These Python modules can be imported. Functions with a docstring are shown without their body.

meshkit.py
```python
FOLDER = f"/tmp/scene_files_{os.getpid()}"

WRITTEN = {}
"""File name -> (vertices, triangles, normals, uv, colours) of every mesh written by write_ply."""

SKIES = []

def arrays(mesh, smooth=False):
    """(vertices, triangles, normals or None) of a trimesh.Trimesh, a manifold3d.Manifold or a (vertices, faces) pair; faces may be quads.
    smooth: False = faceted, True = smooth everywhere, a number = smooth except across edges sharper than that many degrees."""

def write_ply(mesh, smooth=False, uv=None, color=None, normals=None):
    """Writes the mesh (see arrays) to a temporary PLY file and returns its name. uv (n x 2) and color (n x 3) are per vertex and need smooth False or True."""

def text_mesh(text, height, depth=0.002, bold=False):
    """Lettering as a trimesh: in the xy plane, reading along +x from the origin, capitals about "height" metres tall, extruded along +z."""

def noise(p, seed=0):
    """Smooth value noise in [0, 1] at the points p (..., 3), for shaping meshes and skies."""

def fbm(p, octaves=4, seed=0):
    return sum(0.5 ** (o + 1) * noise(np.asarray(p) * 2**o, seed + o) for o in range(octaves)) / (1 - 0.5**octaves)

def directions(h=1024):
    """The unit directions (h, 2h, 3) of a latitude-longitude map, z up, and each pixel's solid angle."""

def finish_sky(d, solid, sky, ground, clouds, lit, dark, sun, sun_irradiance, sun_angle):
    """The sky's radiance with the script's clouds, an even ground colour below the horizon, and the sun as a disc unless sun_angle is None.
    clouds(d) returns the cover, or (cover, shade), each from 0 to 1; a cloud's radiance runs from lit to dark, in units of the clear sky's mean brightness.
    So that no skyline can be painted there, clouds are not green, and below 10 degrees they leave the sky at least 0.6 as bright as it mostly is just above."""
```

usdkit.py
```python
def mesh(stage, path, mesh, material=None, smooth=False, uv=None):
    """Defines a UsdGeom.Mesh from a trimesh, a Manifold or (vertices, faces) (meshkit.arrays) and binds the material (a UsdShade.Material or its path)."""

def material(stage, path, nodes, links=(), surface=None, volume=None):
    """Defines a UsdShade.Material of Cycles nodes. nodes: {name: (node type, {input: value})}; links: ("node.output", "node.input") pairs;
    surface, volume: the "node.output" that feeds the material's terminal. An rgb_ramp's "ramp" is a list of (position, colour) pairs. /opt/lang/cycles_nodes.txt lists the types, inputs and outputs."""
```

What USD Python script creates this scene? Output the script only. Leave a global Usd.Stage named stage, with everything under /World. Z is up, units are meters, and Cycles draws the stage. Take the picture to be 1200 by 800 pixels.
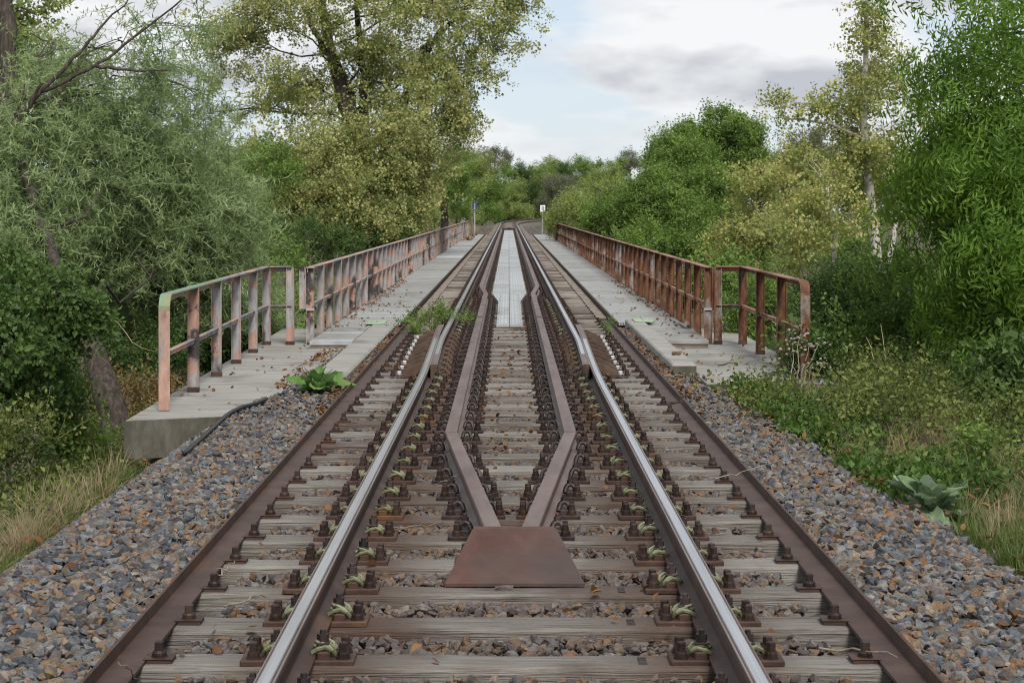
import math, random
import numpy as np, trimesh, usdkit, meshkit
from pxr import Usd, UsdGeom, UsdLux, UsdShade, Gf, Sdf, Vt
from shapely.geometry import Polygon, Point

stage = Usd.Stage.CreateInMemory()
UsdGeom.SetStageUpAxis(stage, 'Z'); UsdGeom.SetStageMetersPerUnit(stage, 1.0)
UsdGeom.Xform.Define(stage, '/World'); UsdGeom.Scope.Define(stage, '/World/Looks')

# ------------------------------------------------------------------ camera, sky, sun, exposure
# the lens axis is level and the frame is shifted down, so uprights stay parallel as in the photograph
CAM = (-0.013, 0.0, 1.60)
cam = UsdGeom.Camera.Define(stage, '/World/camera')
cam.AddTransformOp().Set(Gf.Matrix4d(1, 0, 0, 0, 0, 0, 1, 0, 0, -1, 0, 0, CAM[0], CAM[1], CAM[2], 1))
cam.CreateHorizontalApertureAttr(36.0)
cam.CreateFocalLengthAttr(63.9)
cam.CreateHorizontalApertureOffsetAttr(0.12)
cam.CreateVerticalApertureOffsetAttr(-4.65)
cam.CreateClippingRangeAttr(Gf.Vec2f(0.1, 5000))
cam.CreateFStopAttr(11.0)
cam.CreateFocusDistanceAttr(12.0)
EXPOSURE = 1.50
cam.CreateExposureAttr(EXPOSURE)

SUN_EL, SUN_AZ = math.radians(46), math.radians(166)      # azimuth from +y towards +x
SKY_STRENGTH, SUN_INT, SUN_ANGLE = 0.05, 0.40, 15.0
to_sun = np.array([math.cos(SUN_EL) * math.sin(SUN_AZ), math.cos(SUN_EL) * math.cos(SUN_AZ), math.sin(SUN_EL)])
sun = UsdLux.DistantLight.Define(stage, '/World/sun')
sun.CreateIntensityAttr(SUN_INT); sun.CreateAngleAttr(SUN_ANGLE); sun.CreateNormalizeAttr(True)
sun.CreateColorAttr(Gf.Vec3f(1.0, 0.95, 0.87))
sun.AddTransformOp().Set(Gf.Matrix4d(Gf.Rotation(Gf.Vec3d(0, 0, 1), Gf.Vec3d(*to_sun)), Gf.Vec3d(0, 0, 40)))

CLOUD_LIT, CLOUD_DARK = (6.5, 6.6, 6.7), (3.9, 4.1, 4.45)
usdkit.material(stage, '/World/Looks/sky_light', {
    'tc': ('texture_coordinate', {}),
    'sky': ('sky_texture', {'sky_type': 'single_scattering', 'sun_disc': False, 'sun_elevation': SUN_EL, 'sun_rotation': SUN_AZ, 'altitude': 100.0, 'air_density': 1.0, 'aerosol_density': 0.8, 'ozone_density': 1.0}),
    'map': ('mapping', {'mapping_type': 'point', 'location': (1.05, 4.0, 1.3), 'scale': (6.5, 6.5, 19.0)}),
    'map2': ('mapping', {'mapping_type': 'point', 'location': (1.05, 4.0, 1.06), 'scale': (6.5, 6.5, 19.0)}),
    'n1': ('noise_texture', {'scale': 1.0, 'detail': 8.0, 'roughness': 0.5, 'distortion': 0.1}),
    'n2': ('noise_texture', {'scale': 1.0, 'detail': 5.0, 'roughness': 0.5, 'distortion': 0.1}),
    'cov': ('rgb_ramp', {'ramp': [(0.44, (0.12,) * 3), (0.475, (0.6,) * 3), (0.52, (1,) * 3)]}),
    'dif': ('math', {'math_type': 'subtract'}),
    'shade': ('map_range', {'from_min': -0.02, 'from_max': 0.14, 'to_min': 0.0, 'to_max': 1.0, 'clamp': True}),
    'cl': ('mix_color', {'a': CLOUD_LIT, 'b': CLOUD_DARK, 'use_clamp': True}),
    'veil': ('mix_color', {'b': (4.5, 5.1, 6.0), 'fac': 0.72, 'use_clamp': True}), 'mix': ('mix_color', {'use_clamp': True}),
    'bg': ('background_shader', {'strength': SKY_STRENGTH}),
}, [('tc.generated', 'map.vector'), ('tc.generated', 'map2.vector'),
    ('map.vector', 'n1.vector'), ('map2.vector', 'n2.vector'), ('n1.fac', 'cov.fac'),
    ('n1.fac', 'dif.value1'), ('n2.fac', 'dif.value2'), ('dif.value', 'shade.value'),
    ('shade.result', 'cl.fac'), ('sky.color', 'veil.a'), ('veil.result', 'mix.a'), ('cl.result', 'mix.b'), ('cov.color', 'mix.fac'),
    ('mix.result', 'bg.color')], surface='bg.background')
dome = UsdLux.DomeLight.Define(stage, '/World/sky')
dome.GetPrim().SetCustomDataByKey('kind', 'structure')
UsdShade.MaterialBindingAPI.Apply(dome.GetPrim()).Bind(UsdShade.Material.Get(stage, '/World/Looks/sky_light'))

# ------------------------------------------------------------------ helpers
rng = np.random.default_rng(20240917)
COUNT, LOC = {}, {}


def fresh(parent, name):
    k = (parent, name); n = COUNT.get(k, 0); COUNT[k] = n + 1
    return f'{parent}/{name}' + (f'_{n:03d}' if n else '')


def tag(prim, label=None, cat=None, group=None, kind=None):
    for k, v in (('label', label), ('category', cat), ('group', group), ('kind', kind)):
        if v: prim.SetCustomDataByKey(k, v)


def thing(name, label=None, cat=None, group=None, loc=(0, 0, 0), kind=None):
    """An Xform at the thing's base; its parts are given in world coordinates."""
    path = fresh('/World', name)
    x = UsdGeom.Xform.Define(stage, path); x.AddTranslateOp().Set(Gf.Vec3d(*map(float, loc)))
    LOC[path] = np.array(loc, float)
    tag(x.GetPrim(), label, cat, group, kind)
    return path


def part(parent, name, vf, mat, smooth=False, label=None, kind=None):
    path = fresh(parent, name)
    v, f = vf
    off = LOC.get(parent, np.zeros(3)); LOC[path] = off
    usdkit.mesh(stage, path, (np.asarray(v) - off, f), MAT[mat], smooth)
    if label or kind: tag(stage.GetPrimAtPath(path), label, kind=kind)
    return path


def single(name, vf, mat, label=None, cat=None, group=None, kind=None, smooth=False):
    path = fresh('/World', name)
    usdkit.mesh(stage, path, vf, MAT[mat], smooth)
    tag(stage.GetPrimAtPath(path), label, cat, group, kind)
    return path


class MB:
    def __init__(s): s.v, s.f, s.n = [], [], 0
    def add(s, vf):
        v, f = np.asarray(vf[0], float), np.asarray(vf[1], int)
        if f.shape[1] == 4: f = np.vstack([f[:, [0, 1, 2]], f[:, [0, 2, 3]]])
        s.v.append(v); s.f.append(f + s.n); s.n += len(v); return s
    def get(s): return np.vstack(s.v), np.vstack(s.f)


def move(vf, d): return np.asarray(vf[0]) + np.asarray(d, float), vf[1]


def box(x0, x1, y0, y1, z0, z1, c=0.0):
    """A box; with c the upper and upright edges are chamfered."""
    if c <= 0:
        v = np.array([[x, y, z] for z in (z0, z1) for x, y in ((x0, y0), (x1, y0), (x1, y1), (x0, y1))], float)
        f = np.array([[0, 3, 2, 1], [4, 5, 6, 7], [0, 1, 5, 4], [1, 2, 6, 5], [2, 3, 7, 6], [3, 0, 4, 7]])
        return v, np.vstack([f[:, [0, 1, 2]], f[:, [0, 2, 3]]])
    oct_ = lambda i, cc: [(x0 + i + cc, y0 + i), (x1 - i - cc, y0 + i), (x1 - i, y0 + i + cc), (x1 - i, y1 - i - cc), (x1 - i - cc, y1 - i), (x0 + i + cc, y1 - i), (x0 + i, y1 - i - cc), (x0 + i, y0 + i + cc)]
    rings = [(0, z0), (0, z1 - c), (c, z1)]
    v = np.array([[x, y, z] for i, z in rings for x, y in oct_(i, c)], float)
    f = []
    for r in range(2):
        for k in range(8):
            a, b = r * 8 + k, r * 8 + (k + 1) % 8
            f += [[a, b, b + 8], [a, b + 8, a + 8]]
    for base, flip in ((0, True), (16, False)):
        for k in range(1, 7):
            t = [base, base + k, base + k + 1]; f.append(t[::-1] if flip else t)
    return v, np.array(f)


def cyl(x, y, z0, z1, r0, r1=None, n=8):
    r1 = r0 if r1 is None else r1
    a = np.arange(n) * 2 * np.pi / n + .2
    v = np.vstack([np.c_[x + r0 * np.cos(a), y + r0 * np.sin(a), np.full(n, z0)], np.c_[x + r1 * np.cos(a), y + r1 * np.sin(a), np.full(n, z1)], [[x, y, z1]]])
    f = [t for k in range(n) for t in ([k, (k + 1) % n, n + (k + 1) % n], [k, n + (k + 1) % n, n + k], [n + k, n + (k + 1) % n, 2 * n])]
    return v, np.array(f)


def tube(points, radii, sides=6, caps=True):
    p = np.asarray(points, float); r = np.broadcast_to(radii, (len(p),))
    t = np.gradient(p, axis=0); t /= np.linalg.norm(t, axis=1, keepdims=True) + 1e-12
    ref = np.array([0.31, 0.17, 0.93]) if abs(t[0] @ np.array([0.31, 0.17, 0.93])) < .9 else np.array([1., 0, 0])
    a = np.cross(t, ref); a /= np.linalg.norm(a, axis=1, keepdims=True) + 1e-12
    b = np.cross(t, a); g = np.arange(sides) * 2 * np.pi / sides
    v = (p[:, None] + r[:, None, None] * (np.cos(g)[None, :, None] * a[:, None] + np.sin(g)[None, :, None] * b[:, None])).reshape(-1, 3)
    i, j = np.meshgrid(np.arange(len(p) - 1), np.arange(sides), indexing='ij')
    q = np.stack([i * sides + j, i * sides + (j + 1) % sides, (i + 1) * sides + (j + 1) % sides, (i + 1) * sides + j], -1).reshape(-1, 4)
    f = np.vstack([q[:, [0, 1, 2]], q[:, [0, 2, 3]]])
    if caps:
        n = len(v); v = np.vstack([v, p[:1], p[-1:]]); e = (len(p) - 1) * sides
        f = np.vstack([f, [[n, (k + 1) % sides, k] for k in range(sides)], [[n + 1, e + k, e + (k + 1) % sides] for k in range(sides)]])
    return v, f[:, ::-1]


def sweep(profile, path, closed_ends=True):
    """profile: (lateral, up) outline; path: points; lateral is to the right of travel."""
    pr, p = np.asarray(profile, float), np.asarray(path, float)
    t = np.gradient(p, axis=0); t[:, 2] = 0; t /= np.linalg.norm(t, axis=1, keepdims=True)
    lat = np.c_[t[:, 1], -t[:, 0], np.zeros(len(p))]
    v = (p[:, None] + pr[None, :, :1] * lat[:, None] + pr[None, :, 1:] * np.array([0, 0, 1.0])).reshape(-1, 3)
    m = len(pr)
    i, j = np.meshgrid(np.arange(len(p) - 1), np.arange(m), indexing='ij')
    q = np.stack([i * m + j, i * m + (j + 1) % m, (i + 1) * m + (j + 1) % m, (i + 1) * m + j], -1).reshape(-1, 4)
    f = np.vstack([q[:, [0, 1, 2]], q[:, [0, 2, 3]]])
    if closed_ends:
        tv, tf = trimesh.creation.triangulate_polygon(Polygon(pr), engine='earcut')
        idx = np.array([np.argmin(((pr - w) ** 2).sum(1)) for w in tv])
        c = idx[tf]; f = np.vstack([f, c, c[:, ::-1] + (len(p) - 1) * m])
    return v, f


def extrude_xy(poly, z0, z1):
    m = trimesh.creation.extrude_polygon(poly if isinstance(poly, Polygon) else Polygon(poly), z1 - z0, engine='earcut')
    return np.array(m.vertices) + [0, 0, z0], np.array(m.faces)


F, VX, VY = 2130.0, 596.0, 245.0


def P(px, py, d):
    """The point that stands D metres down the line and shows at that place of the photograph (used to measure it)."""
    return np.array([CAM[0] + (px - VX) / F * d, d, CAM[2] - (py - VY) / F * d])


# ------------------------------------------------------------------ materials
MAT = {}


def M(name, nodes, links, surface='p.BSDF'):
    MAT[name] = usdkit.material(stage, '/World/Looks/' + name, nodes, links, surface=surface)


def noisy(name, stops, dust=None, scale=(1, 1, 1), freq=8.0, detail=6.0, rough=.6, roughness=.8, metallic=0.0, bump=.4, bump_scale=60.0, bump_dist=.004, rnd=0.25, spec=.3, stops2=None, freq2=2.0, cut2=(.5, .6)):
    """Colour from a ramp over noise in world space (stretched by scale), shifted per object; an optional second layer over patches."""
    n = {'g': ('geometry', {}), 'm': ('mapping', {'mapping_type': 'point', 'scale': scale}),
         'n': ('noise_texture', {'scale': freq, 'detail': detail, 'roughness': rough}),
         'oi': ('object_info', {}), 'ro': ('map_range', {'from_min': 0.0, 'from_max': 1.0, 'to_min': -rnd / 2, 'to_max': rnd / 2}),
         'ad': ('math', {'math_type': 'add'}), 'r': ('rgb_ramp', {'ramp': stops}),
         'nb': ('noise_texture', {'scale': bump_scale, 'detail': 4.0}), 'b': ('bump', {'strength': bump, 'distance': bump_dist}),
         'p': ('principled_bsdf', {'roughness': roughness, 'metallic': metallic, 'specular_ior_level': spec})}
    l = [('g.position', 'm.vector'), ('m.vector', 'n.vector'), ('oi.random', 'ro.value'), ('n.fac', 'ad.value1'), ('ro.result', 'ad.value2'), ('ad.value', 'r.fac'),
         ('m.vector', 'nb.vector'), ('nb.fac', 'b.height'), ('b.normal', 'p.normal')]
    if stops2:
        n |= {'n2': ('noise_texture', {'scale': 1.0, 'detail': 5.0, 'roughness': 0.5, 'distortion': 0.1}), 'c2': ('map_range', {'from_min': cut2[0], 'from_max': cut2[1], 'to_min': 0.0, 'to_max': 1.0, 'clamp': True}),
              'r2': ('rgb_ramp', {'ramp': stops2}), 'mx': ('mix_color', {})}
        l += [('g.position', 'n2.vector'), ('n2.fac', 'c2.value'), ('n.fac', 'r2.fac'), ('c2.result', 'mx.fac'), ('r.color', 'mx.a'), ('r2.color', 'mx.b'), ('mx.result', 'p.base_color')]
    else:
        l += [('r.color', 'p.base_color')]
    if dust:
        col, amt = dust
        n |= {'sx': ('separate_xyz', {}), 'ax': ('math', {'math_type': 'absolute'}), 'd1': ('math', {'math_type': 'subtract', 'value2': .66}), 'd2': ('math', {'math_type': 'absolute'}),
              'dm': ('map_range', {'from_min': .12, 'from_max': .42, 'to_min': amt, 'to_max': 0., 'clamp': True}), 'dn': ('math', {'math_type': 'multiply'}), 'dk': ('math', {'math_type': 'multiply', 'value2': 2.0, 'use_clamp': True}), 'dx': ('mix_color', {'b': col})}
        src = 'mx.result' if stops2 else 'r.color'
        l = [x for x in l if x[1] != 'p.base_color'] + [('g.position', 'sx.vector'), ('sx.x', 'ax.value1'), ('ax.value', 'd1.value1'), ('d1.value', 'd2.value1'), ('d2.value', 'dm.value'), ('dm.result', 'dn.value1'), ('n.fac', 'dn.value2'), ('dn.value', 'dk.value1'), ('dk.value', 'dx.fac'), (src, 'dx.a'), ('dx.result', 'p.base_color')]
    M(name, n, l)


noisy('brown_steel', [(.3, (0.02702, 0.01543, 0.01179)), (.5, (0.04728, 0.02656, 0.02033)), (.7, (0.06754, 0.0407, 0.03172))], freq=5, rnd=.12, roughness=.62, bump=.25, bump_scale=120, bump_dist=.002, stops2=[(.3, (0.06304, 0.02999, 0.01423)), (.7, (0.09007, 0.04498, 0.02033))], freq2=3.1, cut2=(.6, .72))
noisy('guard_steel', [(.3, (0.06888, 0.045, 0.03864)), (.5, (0.1082, 0.07393, 0.06544)), (.7, (0.1378, 0.09965, 0.09036))], scale=(1, .15, 1), freq=9, rnd=.1, roughness=.5, bump=.2, bump_scale=150, bump_dist=.0015, stops2=[(.3, (0.07216, 0.03857, 0.02804)), (.7, (0.0984, 0.05464, 0.04051))], freq2=2.3, cut2=(.56, .7))
noisy('rust_plate', [(.3, (0.04467, 0.02002, 0.01359)), (.5, (0.06569, 0.03103, 0.02233)), (.7, (0.0867, 0.04504, 0.03495))], freq=6, rnd=.05, roughness=.6, bump=.45, bump_scale=110, bump_dist=.003, stops2=[(.3, (0.04729, 0.03253, 0.02913)), (.7, (0.06306, 0.04504, 0.04126))], freq2=2.6, cut2=(.56, .66))
noisy('dark_iron', [(.3, (0.01214, 0.00737, 0.006069)), (.5, (0.02384, 0.01344, 0.01084)), (.72, (0.04335, 0.02514, 0.01951))], freq=14, rnd=.25, roughness=.6, bump=.5, bump_scale=90, bump_dist=.003, stops2=[(.3, (0.06502, 0.02818, 0.01214)), (.7, (0.0867, 0.04118, 0.01734))], freq2=9, cut2=(.62, .7))
noisy('black_iron', [(.3, (0.0135, 0.00975, 0.00975)), (.5, (0.02625, 0.018, 0.01725)), (.72, (0.04875, 0.03375, 0.0315))], freq=14, rnd=.25, roughness=.55, bump=.5, bump_scale=90, bump_dist=.003)
noisy('rib_plate', [(.3, (0.03083, 0.01612, 0.01138)), (.5, (0.04743, 0.02467, 0.01802)), (.72, (0.06877, 0.03794, 0.02656))], freq=12, rnd=.25, roughness=.65, bump=.5, bump_scale=80, bump_dist=.003, stops2=[(.3, (0.1044, 0.04743, 0.0166)), (.7, (0.1328, 0.0664, 0.02609))], freq2=8, cut2=(.6, .7))
noisy('brace_iron', [(.3, (0.04125, 0.02625, 0.018)), (.5, (0.0675, 0.042, 0.0285)), (.72, (0.0975, 0.06375, 0.045))], freq=10, rnd=.2, roughness=.6, bump=.4, bump_scale=80, bump_dist=.003)
noisy('pale_clip', [(.3, (0.09824, 0.1028, 0.053)), (.5, (0.1375, 0.1496, 0.08216)), (.7, (0.1637, 0.1808, 0.1113))], freq=22, rnd=.3, roughness=.5, bump=.2, bump_scale=150, bump_dist=.001, stops2=[(.3, (0.07204, 0.04052, 0.01325)), (.7, (0.131, 0.09348, 0.0318))], freq2=22, cut2=(.60, .68))
noisy('bolt_head', [(.3, (0.4, 0.4, 0.4)), (.7, (0.576, 0.576, 0.576))], freq=20, roughness=.4, metallic=.2, bump=.1)
noisy('polished_steel', [(.3, (0.3305, 0.3297, 0.3334)), (.5, (0.4315, 0.4366, 0.4446)), (.7, (0.5141, 0.5212, 0.5386))], scale=(12, .2, 1), freq=3, detail=3, rnd=.02, roughness=.3, metallic=.85, bump=.05, bump_scale=30, bump_dist=.001)
noisy('dull_steel', [(.3, (0.14, 0.1155, 0.105)), (.5, (0.203, 0.175, 0.161)), (.7, (0.259, 0.238, 0.231))], scale=(30, .5, 1), freq=3, detail=3, rnd=.02, roughness=.42, metallic=.5, bump=.1, bump_scale=30, bump_dist=.001)
noisy('timber', [(.26, (0.04416, 0.03533, 0.02871)), (.38, (0.1039, 0.09099, 0.07828)), (.5, (0.1715, 0.1584, 0.1434)), (.62, (0.2182, 0.2052, 0.1879)), (.8, (0.2494, 0.239, 0.2244))], scale=(1.0, 34, 34), freq=2.4, detail=9, rough=.72, rnd=.2, dust=((.065, .038, .026), .75), roughness=.85, bump=.9, bump_scale=5, bump_dist=.014, stops2=[(.35, (0.04676, 0.02857, 0.02192)), (.7, (0.09873, 0.06235, 0.04697))], freq2=2.2, cut2=(.55, .68))
noisy('bridge_timber', [(.26, (0.0352, 0.02816, 0.02394)), (.4, (0.09152, 0.07392, 0.06336)), (.52, (0.1478, 0.1267, 0.1091)), (.66, (0.2182, 0.1971, 0.176)), (.8, (0.2534, 0.2394, 0.2182))], scale=(1.0, 20, 20), freq=2.0, detail=8, rough=.68, rnd=.36, dust=((.055, .034, .025), .6), roughness=.85, bump=.7, bump_scale=5, bump_dist=.012, stops2=[(.35, (0.04224, 0.02816, 0.02394)), (.7, (0.08448, 0.05984, 0.04928))], freq2=1.6, cut2=(.52, .66))
noisy('concrete', [(.25, (0.1177, 0.1125, 0.1004)), (.42, (0.2008, 0.1933, 0.1793)), (.55, (0.2562, 0.2496, 0.233)), (.75, (0.3116, 0.3058, 0.2868))], scale=(.5, 2.4, 1), freq=3.2, detail=9, rough=.7, rnd=.05, roughness=.9, bump=.5, bump_scale=30, bump_dist=.01, stops2=[(.3, (0.06925, 0.06678, 0.05736)), (.7, (0.1385, 0.1301, 0.1147))], freq2=1.5, cut2=(.56, .72))
noisy('mossy_concrete', [(.25, (0.03888, 0.03732, 0.02851)), (.45, (0.07517, 0.06998, 0.05443)), (.6, (0.1089, 0.1037, 0.08554)), (.8, (0.1711, 0.1659, 0.1503))], scale=(1.5, 1.5, .6), freq=4, detail=9, rough=.7, rnd=.05, roughness=.95, bump=.7, bump_scale=25, bump_dist=.012, stops2=[(.3, (0.03629, 0.03888, 0.02074)), (.7, (0.06221, 0.06221, 0.03629))], freq2=2.1, cut2=(.5, .62))
noisy('green_paint', [(.3, (0.1155, 0.1815, 0.1265)), (.6, (0.1595, 0.2365, 0.1705))], freq=6, roughness=.5, bump=.2, stops2=[(.3, (0.1815, 0.1375, 0.0275)), (.7, (0.231, 0.1815, 0.044))], freq2=4.5, cut2=(.57, .64))
noisy('pale_green_plate', [(.3, (0.2025, 0.285, 0.1875)), (.7, (0.285, 0.375, 0.255))], freq=6, roughness=.6, bump=.2, stops2=[(.3, (0.15, 0.1275, 0.075)), (.7, (0.225, 0.195, 0.12))], freq2=6, cut2=(.6, .68))
noisy('galvanised', [(.3, (0.288, 0.296, 0.304)), (.7, (0.416, 0.432, 0.456))], freq=7, roughness=.45, metallic=.3, bump=.1)
noisy('dusty_steel', [(.3, (0.09563, 0.07331, 0.05419)), (.5, (0.1658, 0.1339, 0.1051)), (.7, (0.2231, 0.1913, 0.153))], scale=(1, .4, 1), freq=6, rnd=.1, roughness=.9, bump=.6, bump_scale=40, bump_dist=.008)
noisy('soil', [(.25, (.028, .022, .015)), (.45, (.06, .045, .03)), (.6, (.10, .075, .05)), (.8, (.15, .115, .075))], freq=3.5, detail=9, rough=.7, rnd=0, roughness=1, bump=1, bump_scale=14, bump_dist=.05, stops2=[(.3, (.035, .05, .015)), (.7, (.08, .09, .035))], freq2=.8, cut2=(.46, .6))
noisy('ballast_bed', [(.25, (.03, .027, .025)), (.45, (.07, .062, .056)), (.6, (.12, .10, .085)), (.8, (.2, .165, .13))], freq=26, detail=6, rnd=0, roughness=1, bump=1, bump_scale=24, bump_dist=.03)
noisy('black_rubber', [(.3, (.010, .010, .011)), (.7, (.025, .025, .027))], freq=8, roughness=.5, bump=.2)
noisy('rust_pipe', [(.3, (.12, .06, .045)), (.7, (.21, .12, .09))], freq=8, roughness=.8, bump=.5)
noisy('deadwood', [(.3, (0.1178, 0.0899, 0.062)), (.5, (0.186, 0.1488, 0.1085)), (.7, (0.2728, 0.2294, 0.1798))], freq=18, rnd=.35, roughness=.9, bump=.5, bump_scale=70)
noisy('straw', [(.3, (.26, .20, .11)), (.7, (.42, .35, .22))], freq=5, rnd=.4, roughness=.9, bump=0)
noisy('bark_dark', [(.3, (.020, .016, .013)), (.5, (.048, .038, .031)), (.7, (.095, .078, .064))], scale=(7, 7, 1.2), freq=4, detail=8, rnd=.1, roughness=.95, bump=1, bump_scale=5, bump_dist=.03)
noisy('bark_grey', [(.3, (.06, .052, .043)), (.5, (.12, .105, .088)), (.7, (.19, .17, .145))], scale=(3, 3, 1), freq=5, rnd=.2, roughness=.95, bump=.8, bump_scale=16, bump_dist=.02)
noisy('bark_pale', [(.3, (0.0864, 0.0756, 0.0648)), (.42, (0.2736, 0.252, 0.2232)), (.7, (0.4032, 0.3816, 0.3528))], scale=(2, 2, 5), freq=3, rnd=.1, roughness=.85, bump=.4, bump_scale=16)
noisy('blue_sign', [(.3, (.02, .035, .09)), (.7, (.035, .055, .13))], freq=5, roughness=.5, bump=0)
noisy('white_sign', [(.3, (.72, .73, .75)), (.7, (.82, .83, .85))], freq=5, roughness=.5, bump=0)
noisy('ink', [(.3, (.03, .03, .05)), (.7, (.06, .06, .09))], freq=5, roughness=.5, bump=0)
noisy('girder_paint', [(.3, (.05, .03, .022)), (.7, (.12, .075, .055))], freq=2, roughness=.8, bump=.3)
noisy('thistle_fluff', [(.3, (.20, .15, .125)), (.7, (.36, .30, .27))], freq=30, roughness=1, bump=.5)


def stones():
    M('stone', {
        'g': ('geometry', {}), 'oi': ('object_info', {}),
        'r': ('rgb_ramp', {'ramp': [(0, (0.0346, 0.0366, 0.0423)), (.14, (0.0741, 0.0822, 0.0956)), (.30, (0.119, 0.129, 0.146)), (.44, (0.163, 0.168, 0.171)), (.54, (0.218, 0.213, 0.201)), (.62, (0.084, 0.0792, 0.0785)), (.68, (0.128, 0.099, 0.0755)), (.76, (0.178, 0.129, 0.0855)), (.85, (0.198, 0.114, 0.0604)), (.92, (0.247, 0.188, 0.13)), (.96, (0.119, 0.0693, 0.0604)), (1, (0.296, 0.262, 0.231))]}),
        'n': ('noise_texture', {'scale': 38.0, 'detail': 6.0, 'roughness': .7}), 'mr': ('map_range', {'from_min': .3, 'from_max': .7, 'to_min': .34, 'to_max': 1.05}),
        'n3': ('noise_texture', {'scale': 16.0, 'detail': 4.0}), 'c3': ('map_range', {'from_min': .57, 'from_max': .66, 'to_min': 0.0, 'to_max': .3, 'clamp': True}),
        'mx': ('mix_color', {'b': (.18, .11, .06)}), 'sx': ('separate_xyz', {}), 'ax': ('math', {'math_type': 'absolute'}), 'd1': ('map_range', {'from_min': 1.0, 'from_max': 1.5, 'to_min': .42, 'to_max': 0., 'clamp': True}), 'dx': ('mix_color', {'b': (.12, .072, .048)}), 'mul': ('vector_math', {'math_type': 'scale'}),
        'b': ('bump', {'strength': .6, 'distance': .006}), 'p': ('principled_bsdf', {'roughness': .82, 'specular_ior_level': .3})},
      [('oi.random', 'r.fac'), ('g.position', 'n.vector'), ('g.position', 'n3.vector'), ('n.fac', 'mr.value'), ('n3.fac', 'c3.value'), ('c3.result', 'mx.fac'), ('r.color', 'mx.a'),
       ('g.position', 'sx.vector'), ('sx.x', 'ax.value1'), ('ax.value', 'd1.value'), ('d1.result', 'dx.fac'), ('mx.result', 'dx.a'), ('dx.result', 'mul.vector1'), ('mr.result', 'mul.scale'), ('mul.vector', 'p.base_color'), ('n.fac', 'b.height'), ('b.normal', 'p.normal')])


stones()


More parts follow.
